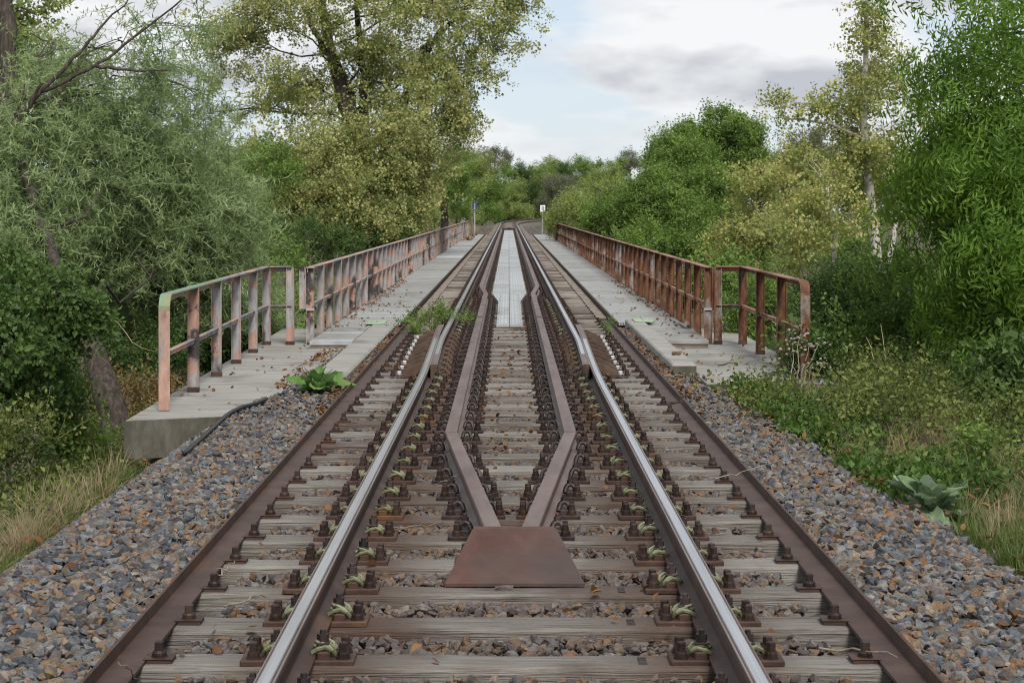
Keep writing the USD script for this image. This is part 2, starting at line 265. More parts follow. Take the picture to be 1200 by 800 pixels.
def grid_metal(name, base, pitch_x, pitch_y, gap, stain):
    """Bright metal with a fine grid of dark openings (seen from above)."""
    M(name, {
        'g': ('geometry', {}), 'oi': ('object_info', {}), 'xyz': ('separate_xyz', {}),
        'ax': ('math', {'math_type': 'multiply', 'value2': 1 / pitch_x}), 'ay': ('math', {'math_type': 'multiply', 'value2': 1 / pitch_y}),
        'fx': ('math', {'math_type': 'pingpong', 'value2': .5}), 'fy': ('math', {'math_type': 'pingpong', 'value2': .5}),
        'mn': ('math', {'math_type': 'minimum'}),
        'open': ('map_range', {'from_min': gap, 'from_max': gap + .12, 'to_min': 0.0, 'to_max': 1.0, 'clamp': True}),
        'n': ('noise_texture', {'scale': 3.0, 'detail': 8.0, 'roughness': .65}), 'ro': ('map_range', {'from_min': 0., 'from_max': 1., 'to_min': -.14, 'to_max': .14}), 'ad': ('math', {'math_type': 'add'}),
        'r': ('rgb_ramp', {'ramp': [(.28, stain), (.5, base), (.8, tuple(min(1, 1.18 * c) for c in base))]}),
        'mx': ('mix_color', {'b': tuple(.45 * c for c in base)}), 'inv': ('math', {'math_type': 'subtract', 'value1': 1.0}),
        'b': ('bump', {'strength': .7, 'distance': .006, 'invert': True}), 'p': ('principled_bsdf', {'roughness': .55, 'metallic': .15, 'specular_ior_level': .4})},
      [('g.position', 'xyz.vector'), ('xyz.x', 'ax.value1'), ('xyz.y', 'ay.value1'), ('ax.value', 'fx.value1'), ('ay.value', 'fy.value1'), ('fx.value', 'mn.value1'), ('fy.value', 'mn.value2'),
       ('mn.value', 'open.value'), ('g.position', 'n.vector'), ('oi.random', 'ro.value'), ('n.fac', 'ad.value1'), ('ro.result', 'ad.value2'), ('ad.value', 'r.fac'), ('r.color', 'mx.a'), ('open.result', 'mx.fac'),
       ('mx.result', 'p.base_color'), ('open.result', 'b.height'), ('b.normal', 'p.normal')])


grid_metal('grating', (.27, .27, .262), .034, .10, .22, (.17, .15, .125))
grid_metal('checker_plate', (.31, .325, .33), .05, .05, .30, (.22, .22, .21))


def railing_paint(name, faced, web_stops, flange_stops, peel, rust, cut, rust_cut):
    """Old paint: one coat on the faces that look along the line, another on the flanges, both peeling to black steel and rust."""
    M(name, {
        'g': ('geometry', {}), 'oi': ('object_info', {}), 'tn': ('separate_xyz', {}), 'abs': ('math', {'math_type': 'absolute'}),
        'sel': ('map_range', {'from_min': .3, 'from_max': .5, 'to_min': 0., 'to_max': 1., 'clamp': True}),
        'm': ('mapping', {'mapping_type': 'point', 'scale': (3, 1, 1)}), 'oo': ('vector_math', {'math_type': 'add'}), 'sc': ('math', {'math_type': 'multiply', 'value2': 30.0}), 'cb': ('combine_xyz', {}),
        'n': ('noise_texture', {'scale': 7.0, 'detail': 7.0, 'roughness': .65}), 'n2': ('noise_texture', {'scale': 1.0, 'detail': 5.0, 'roughness': 0.5, 'distortion': 0.1}), 'n3': ('noise_texture', {'scale': 3.0, 'detail': 9.0, 'roughness': .7}),
        'rw': ('rgb_ramp', {'ramp': web_stops}), 'rf': ('rgb_ramp', {'ramp': flange_stops}), 'mw': ('mix_color', {}),
        'rp': ('rgb_ramp', {'ramp': peel}), 'cp': ('map_range', {'from_min': cut[0], 'from_max': cut[1], 'to_min': 0., 'to_max': 1., 'clamp': True}), 'mp': ('mix_color', {}),
        'rr': ('rgb_ramp', {'ramp': rust}), 'cr': ('map_range', {'from_min': rust_cut[0], 'from_max': rust_cut[1], 'to_min': 0., 'to_max': 1., 'clamp': True}), 'mr': ('mix_color', {}),
        'b': ('bump', {'strength': .5, 'distance': .004}), 'p': ('principled_bsdf', {'roughness': .75, 'specular_ior_level': .3})},
      [('g.true_normal', 'tn.vector'), ('tn.%s' % faced, 'abs.value1'), ('abs.value', 'sel.value'),
       ('oi.random', 'sc.value1'), ('sc.value', 'cb.x'), ('sc.value', 'cb.z'), ('g.position', 'oo.vector1'), ('cb.vector', 'oo.vector2'), ('oo.vector', 'm.vector'),
       ('m.vector', 'n.vector'), ('m.vector', 'n2.vector'), ('oo.vector', 'n3.vector'),
       ('n.fac', 'rw.fac'), ('n.fac', 'rf.fac'), ('sel.result', 'mw.fac'), ('rf.color', 'mw.a'), ('rw.color', 'mw.b'),
       ('n.fac', 'rp.fac'), ('n2.fac', 'cp.value'), ('cp.result', 'mp.fac'), ('mw.result', 'mp.a'), ('rp.color', 'mp.b'),
       ('n.fac', 'rr.fac'), ('n3.fac', 'cr.value'), ('cr.result', 'mr.fac'), ('mp.result', 'mr.a'), ('rr.color', 'mr.b'),
       ('mr.result', 'p.base_color'), ('n2.fac', 'b.height'), ('b.normal', 'p.normal')])


SALMON = [(.3, (.27, .16, .125)), (.5, (.37, .225, .175)), (.7, (.44, .30, .25))]
GREYP = [(.32, (.15, .145, .15)), (.5, (.255, .25, .255)), (.7, (.32, .315, .32))]
DARKP = [(.3, (.022, .020, .022)), (.6, (.06, .052, .05)), (.8, (.16, .13, .12))]
RUSTY = [(.3, (.045, .021, .013)), (.5, (.10, .043, .022)), (.7, (.19, .085, .042))]
railing_paint('salmon_post', 'y', GREYP, SALMON, DARKP, [(.3, (.27, .155, .12)), (.7, (.40, .25, .195))], (.54, .60), (.50, .56))
railing_paint('salmon_rail', 'z', SALMON, SALMON, [(.3, (.05, .045, .045)), (.45, (.17, .165, .17)), (.7, (.27, .265, .27))], RUSTY, (.44, .52), (.60, .68))
railing_paint('rusty_post', 'y', [(.32, (.13, .11, .10)), (.5, (.22, .195, .185)), (.7, (.29, .265, .255))], [(.3, (.19, .085, .05)), (.7, (.36, .18, .12))], RUSTY, RUSTY, (.40, .50), (.50, .58))
railing_paint('rusty_rail', 'z', [(.3, (.17, .085, .06)), (.7, (.33, .19, .145))], [(.3, (.19, .085, .05)), (.7, (.36, .18, .12))], RUSTY, RUSTY, (.50, .60), (.54, .62))


LEAF_GAIN = 1.75


def leafmat(name, stops, trans=.35, rough=.55, fac_obj=.5, gloss=.3, k=LEAF_GAIN):
    stops = [(a, (c[0] * k * 1.06, c[1] * k, c[2] * k * .95)) for a, c in stops]
    M(name, {
        'g': ('geometry', {}), 'oi': ('object_info', {}),
        'a': ('math', {'math_type': 'multiply', 'value2': 1 - fac_obj}), 'b': ('math', {'math_type': 'multiply_add', 'value2': fac_obj}),
        'r': ('rgb_ramp', {'ramp': stops}), 'tr': ('hsv', {'hue': .49, 'saturation': 1.1, 'value': 1.35}),
        'p': ('principled_bsdf', {'roughness': rough, 'specular_ior_level': gloss}), 't': ('translucent_bsdf', {}), 'mx': ('mix_closure', {'fac': trans})},
      [('g.random_per_island', 'a.value1'), ('oi.random', 'b.value1'), ('a.value', 'b.value3'), ('b.value', 'r.fac'),
       ('r.color', 'p.base_color'), ('r.color', 'tr.color'), ('tr.color', 't.color'), ('p.BSDF', 'mx.closure1'), ('t.BSDF', 'mx.closure2')], surface='mx.closure')


leafmat('leaf_willow', [(0, (0.0469, 0.07, 0.0309)), (0.25, (0.0833, 0.12, 0.0515)), (0.5, (0.125, 0.165, 0.0876)), (0.75, (0.1771, 0.215, 0.1391)), (0.9, (0.2396, 0.26, 0.1803)), (0.965, (0.2292, 0.23, 0.103)), (0.97, (0.3541, 0.28, 0.0618)), (1, (0.4166, 0.32, 0.0721))], k=2.30)
leafmat('leaf_poplar', [(0, (.075, .10, .034)), (.25, (.14, .165, .06)), (.5, (.21, .22, .095)), (.75, (.28, .27, .125)), (.93, (.33, .295, .14)), (1, (.39, .31, .15))], k=1.75)
leafmat('leaf_birch', [(0, (.085, .12, .036)), (.3, (.17, .195, .065)), (.5, (.245, .25, .092)), (.75, (.315, .295, .125)), (.9, (.36, .29, .14)), (1, (.39, .28, .17))], k=1.6)
leafmat('leaf_green', [(0, (.040, .075, .016)), (.3, (.075, .13, .028)), (.6, (.11, .175, .042)), (.85, (.145, .21, .055)), (1, (.19, .24, .08))], k=1.61)
leafmat('leaf_ash', [(0, (.04, .085, .013)), (.3, (.075, .145, .022)), (.6, (.115, .195, .034)), (.9, (.165, .24, .05)), (1, (.21, .27, .07))], trans=.45, k=1.5)
leafmat('leaf_dark', [(0, (.022, .045, .012)), (.35, (.04, .075, .018)), (.7, (.062, .105, .026)), (.93, (.09, .13, .036)), (1, (.15, .15, .05))], k=1.61)
leafmat('leaf_pale', [(0, (.075, .105, .03)), (.35, (.12, .16, .05)), (.7, (.16, .2, .07)), (1, (.22, .24, .10))], k=1.67)
leafmat('leaf_grey', [(0, (.05, .06, .04)), (.4, (.085, .095, .06)), (.8, (.12, .115, .075)), (1, (.17, .14, .09))])
leafmat('leaf_rust', [(0, (.09, .075, .03)), (.4, (.17, .13, .055)), (.8, (.24, .17, .08)), (1, (.29, .22, .11))], k=1.1)
leafmat('leaf_bramble', [(0, (.025, .04, .011)), (.2, (.055, .08, .02)), (.42, (.105, .135, .036)), (.62, (.165, .175, .06)), (.77, (.235, .21, .085)), (.86, (.27, .20, .095)), (.93, (.24, .12, .07)), (1, (.20, .065, .05))], k=1.35)
leafmat('leaf_ivy', [(0, (.025, .05, .011)), (.4, (.05, .10, .02)), (.75, (.085, .145, .033)), (.92, (.13, .17, .05)), (1, (.20, .19, .08))], k=1.45)
leafmat('leaf_dry', [(0, (.10, .05, .022)), (.4, (.22, .115, .045)), (.75, (.33, .19, .08)), (.95, (.42, .28, .13)), (1, (.40, .33, .08))], trans=.15, k=0.72)
leafmat('grass_green', [(0, (.07, .11, .03)), (.5, (.12, .17, .05)), (.8, (.19, .21, .08)), (1, (.33, .29, .15))], k=0.9)
leafmat('grass_dry', [(0, (.17, .15, .085)), (.4, (.27, .235, .145)), (.8, (.37, .33, .22)), (1, (.11, .13, .05))], k=1.05)


def big_leaf(name, stops, freq):
    M(name, {'g': ('geometry', {}), 'oi': ('object_info', {}), 'n': ('noise_texture', {'scale': freq, 'detail': 5.0, 'roughness': .6}), 'ro': ('map_range', {'from_min': 0., 'from_max': 1., 'to_min': -.18, 'to_max': .18}), 'ad': ('math', {'math_type': 'add'}),
             'r': ('rgb_ramp', {'ramp': stops}), 'nb': ('noise_texture', {'scale': 70.0, 'detail': 3.0}), 'b': ('bump', {'strength': .5, 'distance': .004}), 'p': ('principled_bsdf', {'roughness': .8, 'specular_ior_level': .2}), 't': ('translucent_bsdf', {}), 'mx': ('mix_closure', {'fac': .38})},
      [('g.position', 'n.vector'), ('g.position', 'nb.vector'), ('oi.random', 'ro.value'), ('n.fac', 'ad.value1'), ('ro.result', 'ad.value2'), ('ad.value', 'r.fac'), ('nb.fac', 'b.height'), ('b.normal', 'p.normal'), ('r.color', 'p.base_color'), ('r.color', 't.color'), ('p.BSDF', 'mx.closure1'), ('t.BSDF', 'mx.closure2')], surface='mx.closure')


big_leaf('leaf_mullein', [(.25, (.13, .20, .10)), (.5, (.21, .29, .165)), (.75, (.33, .40, .27))], 12)
big_leaf('leaf_burdock', [(.25, (.07, .15, .035)), (.5, (.12, .23, .06)), (.75, (.20, .30, .11))], 10)
# ------------------------------------------------------------------ ground
def sstep(a, b, x): t = np.clip((np.asarray(x, float) - a) / (b - a), 0, 1); return t * t * (3 - 2 * t)


def track_x(y):
    """Centre line of the track: straight over the bridge, then a curve to the right."""
    y = np.asarray(y, float); u = np.maximum(y - 168, 0)
    return u * u / (2 * 430.0)


def ballast_left(y): return np.interp(y, [4, 8, 14, 14.4, 16.3, 22, 26, 112, 118, 400], [2.60, 2.60, 2.70, 2.30, 2.02, 1.92, 1.92, 1.9, 2.6, 2.6])
def ballast_right(y): return np.interp(y, [4, 8.1, 10, 12.9, 16.8, 22, 26, 112, 118, 400], [2.42, 2.36, 2.2, 1.92, 1.66, 1.6, 1.6, 1.9, 2.6, 2.6])


def ballast_z(x, y):
    x = np.asarray(x, float) - track_x(y)
    z = np.where(np.abs(x) < 1.33, -.075, -.045)
    near = (np.asarray(y) < 22)
    z = z - np.where(near, np.maximum(-x - 2.2, 0) / 1.5, np.maximum(-x - 2.2, 0) * .5) - np.maximum(x - 2.0, 0) * .28
    return z


def ground_z(x, y):
    x, y = np.asarray(x, float), np.asarray(y, float)
    xr = x - track_x(y)
    n = meshkit.fbm(np.stack([x * .35, y * .35, 0 * x], -1), 3, 5) - .5
    left = -.30 - np.maximum(-xr - 2.60, 0) / 1.9
    left = np.maximum(left, -1.9 - .18 * np.maximum(-xr - 5, 0)); left = np.maximum(left, -4.2)
    right = -.17 - .06 * np.maximum(xr - 2.2, 0) + .14 * np.exp(-((xr - 3.8) / 1.2) ** 2) - np.maximum(xr - 6.5, 0) * .4
    right = np.maximum(right, -4.2)
    z = np.where(xr < 0, np.where(xr < -2.3, left, -.25), np.where(xr > 2.0, right, -.25)) + n * .18 * sstep(2.0, 3.2, np.abs(xr))
    far = sstep(112, 120, y)
    zf = np.maximum(-.25 - np.maximum(np.abs(xr) - 4.5, 0) * .3, -2.0) + n * .2 * sstep(2.5, 4, np.abs(xr))
    z = z * (1 - far) + zf * far
    valley = sstep(20.5 + 4.5 * (np.abs(x) < 3.2), 29, y) * (1 - sstep(110, 117, y))
    z = z * (1 - valley) + (-5.0 + n * .8) * valley
    # the bed of stones lies over the sheet
    under = (xr > -ballast_left(y) + .02) & (xr < ballast_right(y) - .02)
    return np.where(under, np.minimum(z, ballast_z(x, y) - .12), z)


def sheet(xs, ys, fn):
    X, Y = np.meshgrid(xs, ys, indexing='ij'); Z = fn(X, Y)
    n, m = X.shape; i, j = np.meshgrid(np.arange(n - 1), np.arange(m - 1), indexing='ij')
    a = i * m + j; q = np.stack([a, a + m, a + m + 1, a + 1], -1).reshape(-1, 4)
    return np.c_[X.ravel(), Y.ravel(), Z.ravel()], np.vstack([q[:, [0, 1, 2]], q[:, [0, 2, 3]]])


xs = np.unique(np.round(np.concatenate([np.linspace(-900, -60, 15), np.linspace(-60, -14, 24), np.linspace(-14, 14, 141), np.linspace(14, 60, 24), np.linspace(60, 900, 15)]), 3))
ys = np.unique(np.round(np.concatenate([np.linspace(-60, 2, 12), np.linspace(2, 30, 113), np.linspace(30, 120, 46), np.linspace(120, 330, 43), np.linspace(330, 1500, 14)]), 3))
single('ground', sheet(xs, ys, ground_z), 'soil', 'dark soil and leaf litter of the banks and the valley floor', None, kind='structure', smooth=True)

# ------------------------------------------------------------------ ballast bed, its stones
ballast = thing('ballast', 'bed of grey and brown crushed stone under and beside the track', None, kind='structure')
for y0, y1, st in ((3.5, 24.6, .25), (115.5, 290, 2.0)):
    yy = np.arange(y0, y1 + st, st); uu = np.linspace(0, 1, 45)
    U, Y = np.meshgrid(uu, yy, indexing='ij'); cx = track_x(Y)
    L, R = ballast_left(Y), ballast_right(Y)
    X = cx - L + U * (L + R)
    Z = ballast_z(X, Y) - .012 - .35 * (np.minimum(U, 1 - U) < .001)
    n, m = X.shape; i, j = np.meshgrid(np.arange(n - 1), np.arange(m - 1), indexing='ij'); a = i * m + j
    q = np.stack([a, a + m, a + m + 1, a + 1], -1).reshape(-1, 4)
    part(ballast, 'stone_bed', (np.c_[X.ravel(), Y.ravel(), Z.ravel()], np.vstack([q[:, [0, 1, 2]], q[:, [0, 2, 3]]])), 'ballast_bed', smooth=True)


def instancer(path, protos, pos, idx, quat, scale, kind='stuff'):
    """protos: list of (name, (v, f), material)."""
    pi = UsdGeom.PointInstancer.Define(stage, path)
    rel = pi.CreatePrototypesRel()
    for nm, vf, mat in protos:
        pp = fresh(path, nm)
        usdkit.mesh(stage, pp, vf, MAT[mat], False); rel.AddTarget(pp)
    off = LOC.get(path.rsplit('/', 1)[0], np.zeros(3))
    pi.CreatePositionsAttr(Vt.Vec3fArray.FromNumpy(np.ascontiguousarray(np.asarray(pos) - off, np.float32)))
    pi.CreateProtoIndicesAttr(Vt.IntArray.FromNumpy(np.asarray(idx, np.int32)))
    q = np.asarray(quat, np.float32)
    pi.CreateOrientationsAttr(Vt.QuathArray([Gf.Quath(float(a), float(b), float(c), float(d)) for a, b, c, d in q]))
    s = np.asarray(scale, np.float32)
    if s.ndim == 1: s = np.repeat(s[:, None], 3, 1)
    pi.CreateScalesAttr(Vt.Vec3fArray.FromNumpy(np.ascontiguousarray(s)))
    if kind: pi.GetPrim().SetCustomDataByKey('kind', kind)
    return pi


def rand_quat(n, g):
    u = g.random((n, 3)); a, b = np.sqrt(1 - u[:, 0]), np.sqrt(u[:, 0])
    return np.c_[b * np.cos(2 * np.pi * u[:, 2]), a * np.sin(2 * np.pi * u[:, 1]), a * np.cos(2 * np.pi * u[:, 1]), b * np.sin(2 * np.pi * u[:, 2])]


def quat_to(dirs, roll):
    """Quaternions that turn +z to the given directions, after a roll about z."""
    d = dirs / np.linalg.norm(dirs, axis=1, keepdims=True)
    w = 1 + d[:, 2]; ax = np.c_[-d[:, 1], d[:, 0], np.zeros(len(d))]
    bad = w < 1e-4; w = np.where(bad, 0, w); ax[bad] = [1, 0, 0]
    q = np.c_[w, ax]; q /= np.linalg.norm(q, axis=1, keepdims=True)
    r = np.c_[np.cos(roll / 2), np.zeros((len(d), 2)), np.sin(roll / 2)]
    return np.c_[q[:, 0] * r[:, 0] - q[:, 3] * r[:, 3], q[:, 1] * r[:, 0] + q[:, 2] * r[:, 3], q[:, 2] * r[:, 0] - q[:, 1] * r[:, 3], q[:, 3] * r[:, 0] + q[:, 0] * r[:, 3]]


def stone_mesh(g):
    d = g.normal(size=(15, 3)); d /= np.linalg.norm(d, axis=1, keepdims=True)
    p = d * g.uniform(.78, 1.05, (15, 1)) * np.array([1.0, g.uniform(.62, .9), g.uniform(.45, .72)])
    h = trimesh.convex.convex_hull(p); return np.array(h.vertices), np.array(h.faces)


STONES = [stone_mesh(rng) for _ in range(14)]
SLEEPER_Y0, SPACING = 6.44, 0.60
SLAB_L = Polygon([(-3.03, 14.26), (-2.25, 14.6), (-2.0, 16.3), (-1.90, 22.0), (-1.90, 25.2), (-3.15, 25.2)])
SLAB_R = Polygon([(1.86, 17.25), (3.1, 17.3), (3.1, 25.2), (1.86, 25.2)])


def scatter_stones():
    g = np.random.default_rng(5)
    P_, R_ = [], []
    def layer(n, x0, x1, y0, y1, zoff, r0, r1, sink=.35):
        x, y = g.uniform(x0, x1, n), g.uniform(y0, y1, n); r = g.uniform(r0, r1, n) ** 1
        xr = x - track_x(y)
        ok = (xr > -ballast_left(y) - .12 * g.random(n)) & (xr < ballast_right(y) + .25 * g.random(n) ** 3)
        ky = (y - SLEEPER_Y0) / SPACING; dy = np.abs(ky - np.round(ky)) * SPACING
        ok &= ~((np.abs(xr) < 1.34) & (dy < .103 + r * .7) & (y < 24.6))
        ok &= ~((np.abs(xr) > 1.19) & (np.abs(xr) < 1.44 + r * .7) & (y < 24.6))
        inside = np.array([SLAB_L.contains(Point(a, b)) for a, b in zip(x, y)]) if y0 < 25 and x0 < -1.8 else np.zeros(n, bool)
        ok &= ~inside & ~((xr < -1.52) & (xr > -1.88) & (y > 17.1) & (y < 25)) & ~((xr > 1.58) & (y > 17.9) & (y < 25.2))
        z = ballast_z(x, y) + zoff + r * (.55 - sink)
        P_.append(np.c_[x, y, z][ok]); R_.append(r[ok])
    layer(26000, -2.95, -1.36, 4.3, 24.6, 0.0, .021, .037); layer(9000, -2.95, -1.36, 4.3, 24.6, .022, .021, .038); layer(5000, -2.95, -1.36, 4.3, 14, .014, .028, .050)
    layer(23000, 1.36, 2.7, 4.3, 24.6, 0.0, .021, .037); layer(8000, 1.36, 2.7, 4.3, 24.6, .022, .021, .038); layer(4500, 1.36, 2.7, 4.3, 14, .014, .028, .050)
    layer(42000, -1.33, 1.33, 5.2, 24.5, .005, .021, .036); layer(30000, -1.33, 1.33, 5.2, 24.5, .035, .020, .037)
    layer(4000, -3, 3, 116, 160, .0, .03, .06)
    p, r = np.vstack(P_), np.concatenate(R_)
    px, py = VX + (p[:, 0] - CAM[0]) / p[:, 1] * F, VY + (CAM[2] - p[:, 2]) / p[:, 1] * F
    order = np.argsort(-(r / p[:, 1]) * ((px > 2) & (px < 1198) & (py < 797)))
    first = order[:300]; rest = np.ones(len(p), bool); rest[first] = False
    q, k = rand_quat(len(p), g), g.integers(0, len(STONES), len(p))
    tilt = quat_to(np.c_[g.normal(0, .28, (len(p), 2)), np.ones(len(p))], g.uniform(0, 6.28, len(p)))
    q = np.where((g.random(len(p)) < .8)[:, None], tilt, q)
    for i in first:
        R = np.array(Gf.Matrix3d(Gf.Rotation(Gf.Quatd(*map(float, q[i]))))).T
        part(ballast, 'stone', (STONES[k[i]][0] * r[i] @ R.T + p[i], STONES[k[i]][1]), 'stone')
    instancer(fresh(ballast, 'loose_stones'), [('stone_shape', s, 'stone') for s in STONES], p[rest], k[rest], q[rest], r[rest])


scatter_stones()

# ------------------------------------------------------------------ bridge span, abutment slabs, walkways
BY0, BY1 = 25.0, 113.5
span = thing('bridge_span', 'dark steel girder span of the railway bridge under the sleepers', 'bridge', loc=(0, BY0, -.3))
for s in (-1, 1):
    g_ = MB().add(box(s * .9 - .16, s * .9 + .16, BY0, BY1, -.20, -.166)).add(box(s * .9 - .012, s * .9 + .012, BY0, BY1, -1.7, -.20)).add(box(s * .9 - .16, s * .9 + .16, BY0, BY1, -1.74, -1.70))
    part(span, 'girder', g_.get(), 'girder_paint')
for s in (-1, 1):
    part(span, 'edge_beam', MB().add(box(s * 2.47 - .006, s * 2.47 + .006, BY0, BY1, -.34, -.05)).add(box(s * 2.44 - .05, s * 2.44 + .024, BY0, BY1, -.36, -.345)).get(), 'girder_paint')
    part(span, 'stringer', box(s * 1.52 - .03, s * 1.52 + .03, BY0, BY1, -.30, -.04), 'girder_paint')
for k in range(38):
    y = BY0 + .9 + k * 2.4
    if y < BY1: part(span, 'cross_beam', box(-2.46, 2.46, y - .05, y + .05, -.55, -.348), 'girder_paint')

sl = thing('path_slab', 'pale concrete path slab ending in a thick mossy edge above the left bank', 'concrete slab', loc=(-2.4, 18, -.06))
m_ = extrude_xy(SLAB_L, -.36, -.06)
part(sl, 'slab_edge', (m_[0] - [0, 0, .004], m_[1]), 'mossy_concrete')
part(sl, 'slab_top', extrude_xy(SLAB_L.buffer(-.012), -.2, -.058), 'concrete')
part(sl, 'support_wall', extrude_xy(Polygon([(-2.74, 14.42), (-2.0, 14.75), (-1.9, 16.5), (-1.9, 25.1), (-2.9, 25.1)]), -4.5, -.365), 'mossy_concrete')
part(sl, 'kerb', box(-1.86, -1.54, 17.15, 25.2, -.4, .045, .02), 'concrete')
sr = thing('path_slab', 'pale concrete path slab with a square kerb end, on the right before the bridge', 'concrete slab', loc=(2.4, 20, -.06))
part(sr, 'slab_edge', extrude_xy(SLAB_R, -.36, -.064), 'mossy_concrete')
part(sr, 'slab_top', extrude_xy(SLAB_R.buffer(-.012), -.2, -.058), 'concrete')
part(sr, 'support_wall', box(1.9, 3.0, 17.5, 25.1, -4.5, -.365), 'mossy_concrete')
part(sr, 'kerb', box(1.60, 1.84, 17.9, 25.2, -.4, .075, .015), 'concrete')
part(sr, 'kerb_end', box(1.605, 1.835, 17.88, 17.9, -.35, .055), 'mossy_concrete')
ab = thing('abutment', 'concrete abutment block under the near end of the bridge', 'abutment', loc=(0, 25, -1))
part(ab, 'block', box(-1.85, 1.55, 24.62, 24.98, -4.6, -.17), 'mossy_concrete')

for s, lab in ((-1, 'pale green metal cover plate lying on the left concrete kerb'), (1, 'pale green metal cover plate lying on the right concrete kerb')):
    z = .049 if s < 0 else .079
    t = thing('cover_plate', lab, 'cover plate', loc=(s * 1.82, 24.85, z))
    a, b = sorted((s * 1.69, s * 1.95))
    part(t, 'plate', box(a, b, 24.5, 25.17, z, z + .012, .003), 'pale_green_plate')
    part(t, 'lifting_rib', box((a + b) / 2 - .008, (a + b) / 2 + .008, 24.6, 25.1, z + .012, z + .02), 'pale_green_plate')


def side_walkway(s, label):
    w = thing('walkway', label, 'walkway', loc=(s * 1.95, 60, .03))
    def panel(y0, y1, x0, x1, mat, z=.03):
        a, b = sorted((s * x0, s * x1)); dz = rng.uniform(-.003, .003)
        part(w, 'grating_panel', box(a, b, y0 + .006, y1 - .006, z - .045 + dz, z + dz, .003), mat)
    strips = []
    if s < 0:
        for y0, y1, mat in ((21.6, 21.95, 'galvanised'), (21.95, 22.95, 'grating'), (22.95, 23.3, 'galvanised'), (23.3, 24.3, 'grating'), (24.3, 25.24, 'grating')): panel(y0, y1, 1.87, 2.38, mat)
        for y0, y1 in ((26.5, 26.85), (27.15, 27.5)): strips.append((y0, y1))
    else:
        for y0, y1 in ((21.7, 22.9), (22.9, 24.1), (24.1, 25.24)): panel(y0, y1, 1.86, 2.38, 'grating', .035)
    y = 25.26
    while y < 112.5:
        y1 = min(y + 1.2, 113)
        for a, b in strips:
            if y < a < y1: y1 = a
            if abs(y - a) < .01: y1 = b
            if a + .01 < y < b: y1 = b
        mat = 'galvanised' if any(abs(y - a) < .01 for a, _ in strips) or (s < 0 and 58 < y < 60.3) else 'grating'
        if not (s < 0 and 76 < y < 79): panel(y, y1, 1.515, 2.38, mat)
        y = y1
    part(w, 'support_angle', box(*sorted((s * 1.88, s * 2.37)), 21.62 if s < 0 else 21.72, 21.66 if s < 0 else 21.76, -.06, -.016), 'dusty_steel')
    side = part(w, 'edge_strip', box(*sorted((s * 1.475, s * 1.505)), 25.3, 113, -.06, .037), 'brown_steel')
    b0 = MB()
    for k in range(60): b0.add(cyl(s * 1.50, 25.6 + k * .45, .037, .048, .012, n=6))
    part(w, 'bolts', b0.get(), 'galvanised', kind='stuff')


side_walkway(-1, 'grey metal grating walkway along the left railing of the bridge')
side_walkway(1, 'grey metal grating walkway along the right railing of the bridge')

mw = thing('walkway', 'light grey checker plate walkway between the inner guard rails', 'walkway', loc=(0, 70, .03))
def mid_panel(y0, y1, w0, w1):
    for s in (-1, 1):
        q = [(s * .004, y0 + .004), (s * w0, y0 + .004), (s * w1, y1 - .004), (s * .004, y1 - .004)]
        dz = rng.uniform(-.002, .002)
        part(mw, 'plate', extrude_xy(Polygon(q), .012 + dz, .05 + dz), 'checker_plate')
mid_panel(24.5, 26.5, .178, .178); mid_panel(26.5, 28.6, .178, .182); mid_panel(28.6, 30.6, .182, .186); mid_panel(30.6, 33.4, .186, .31); mid_panel(33.4, 35.4, .31, .31)
y = 35.4
while y < 133: mid_panel(y, min(y + 2.0, 133.4), .31, .31); y += 2.0
hb = MB()
for k in range(15):
    for x in (0.0, -.155, .155): hb.add(cyl(x, 24.8 + k * .57, .051, .056, .013, .011, n=6))
part(mw, 'studs', hb.get(), 'black_iron', kind='stuff')

# ------------------------------------------------------------------ railings
def post_mesh(x, y, s, z0, z1, w=.085):
    """An I-section upright: the web looks along the line, the flanges look across it."""
    m = MB().add(box(x - w / 2, x + w / 2, y - .005, y + .005, z0, z1))
    for e in (-1, 1): m.add(box(x + e * w / 2 - .004, x + e * w / 2 + .004, y - .026, y + .026, z0 + .001, z1 - .001))
    return m.get()


def top_rail_mesh(p0, p1, s, w=.09):
    prof = [(-w / 2, 0), (w / 2, 0), (w / 2, .011), (-w / 2, .011)]
    o = s * .028
    stem = [(o - .004, -.055), (o + .004, -.055), (o + .004, -.001), (o - .004, -.001)]
    return MB().add(sweep(prof, [p0, p1])).add(sweep(stem, [p0, p1])).get()


def mid_rail_mesh(p0, p1, s):
    o = -s * .012
    return MB().add(sweep([(-.024, 0), (.024, 0), (.024, .006), (-.024, .006)], [p0, p1])).add(sweep([(o - .003, -.035), (o + .003, -.035), (o + .003, -.0005), (o - .003, -.0005)], [p0, p1])).get()


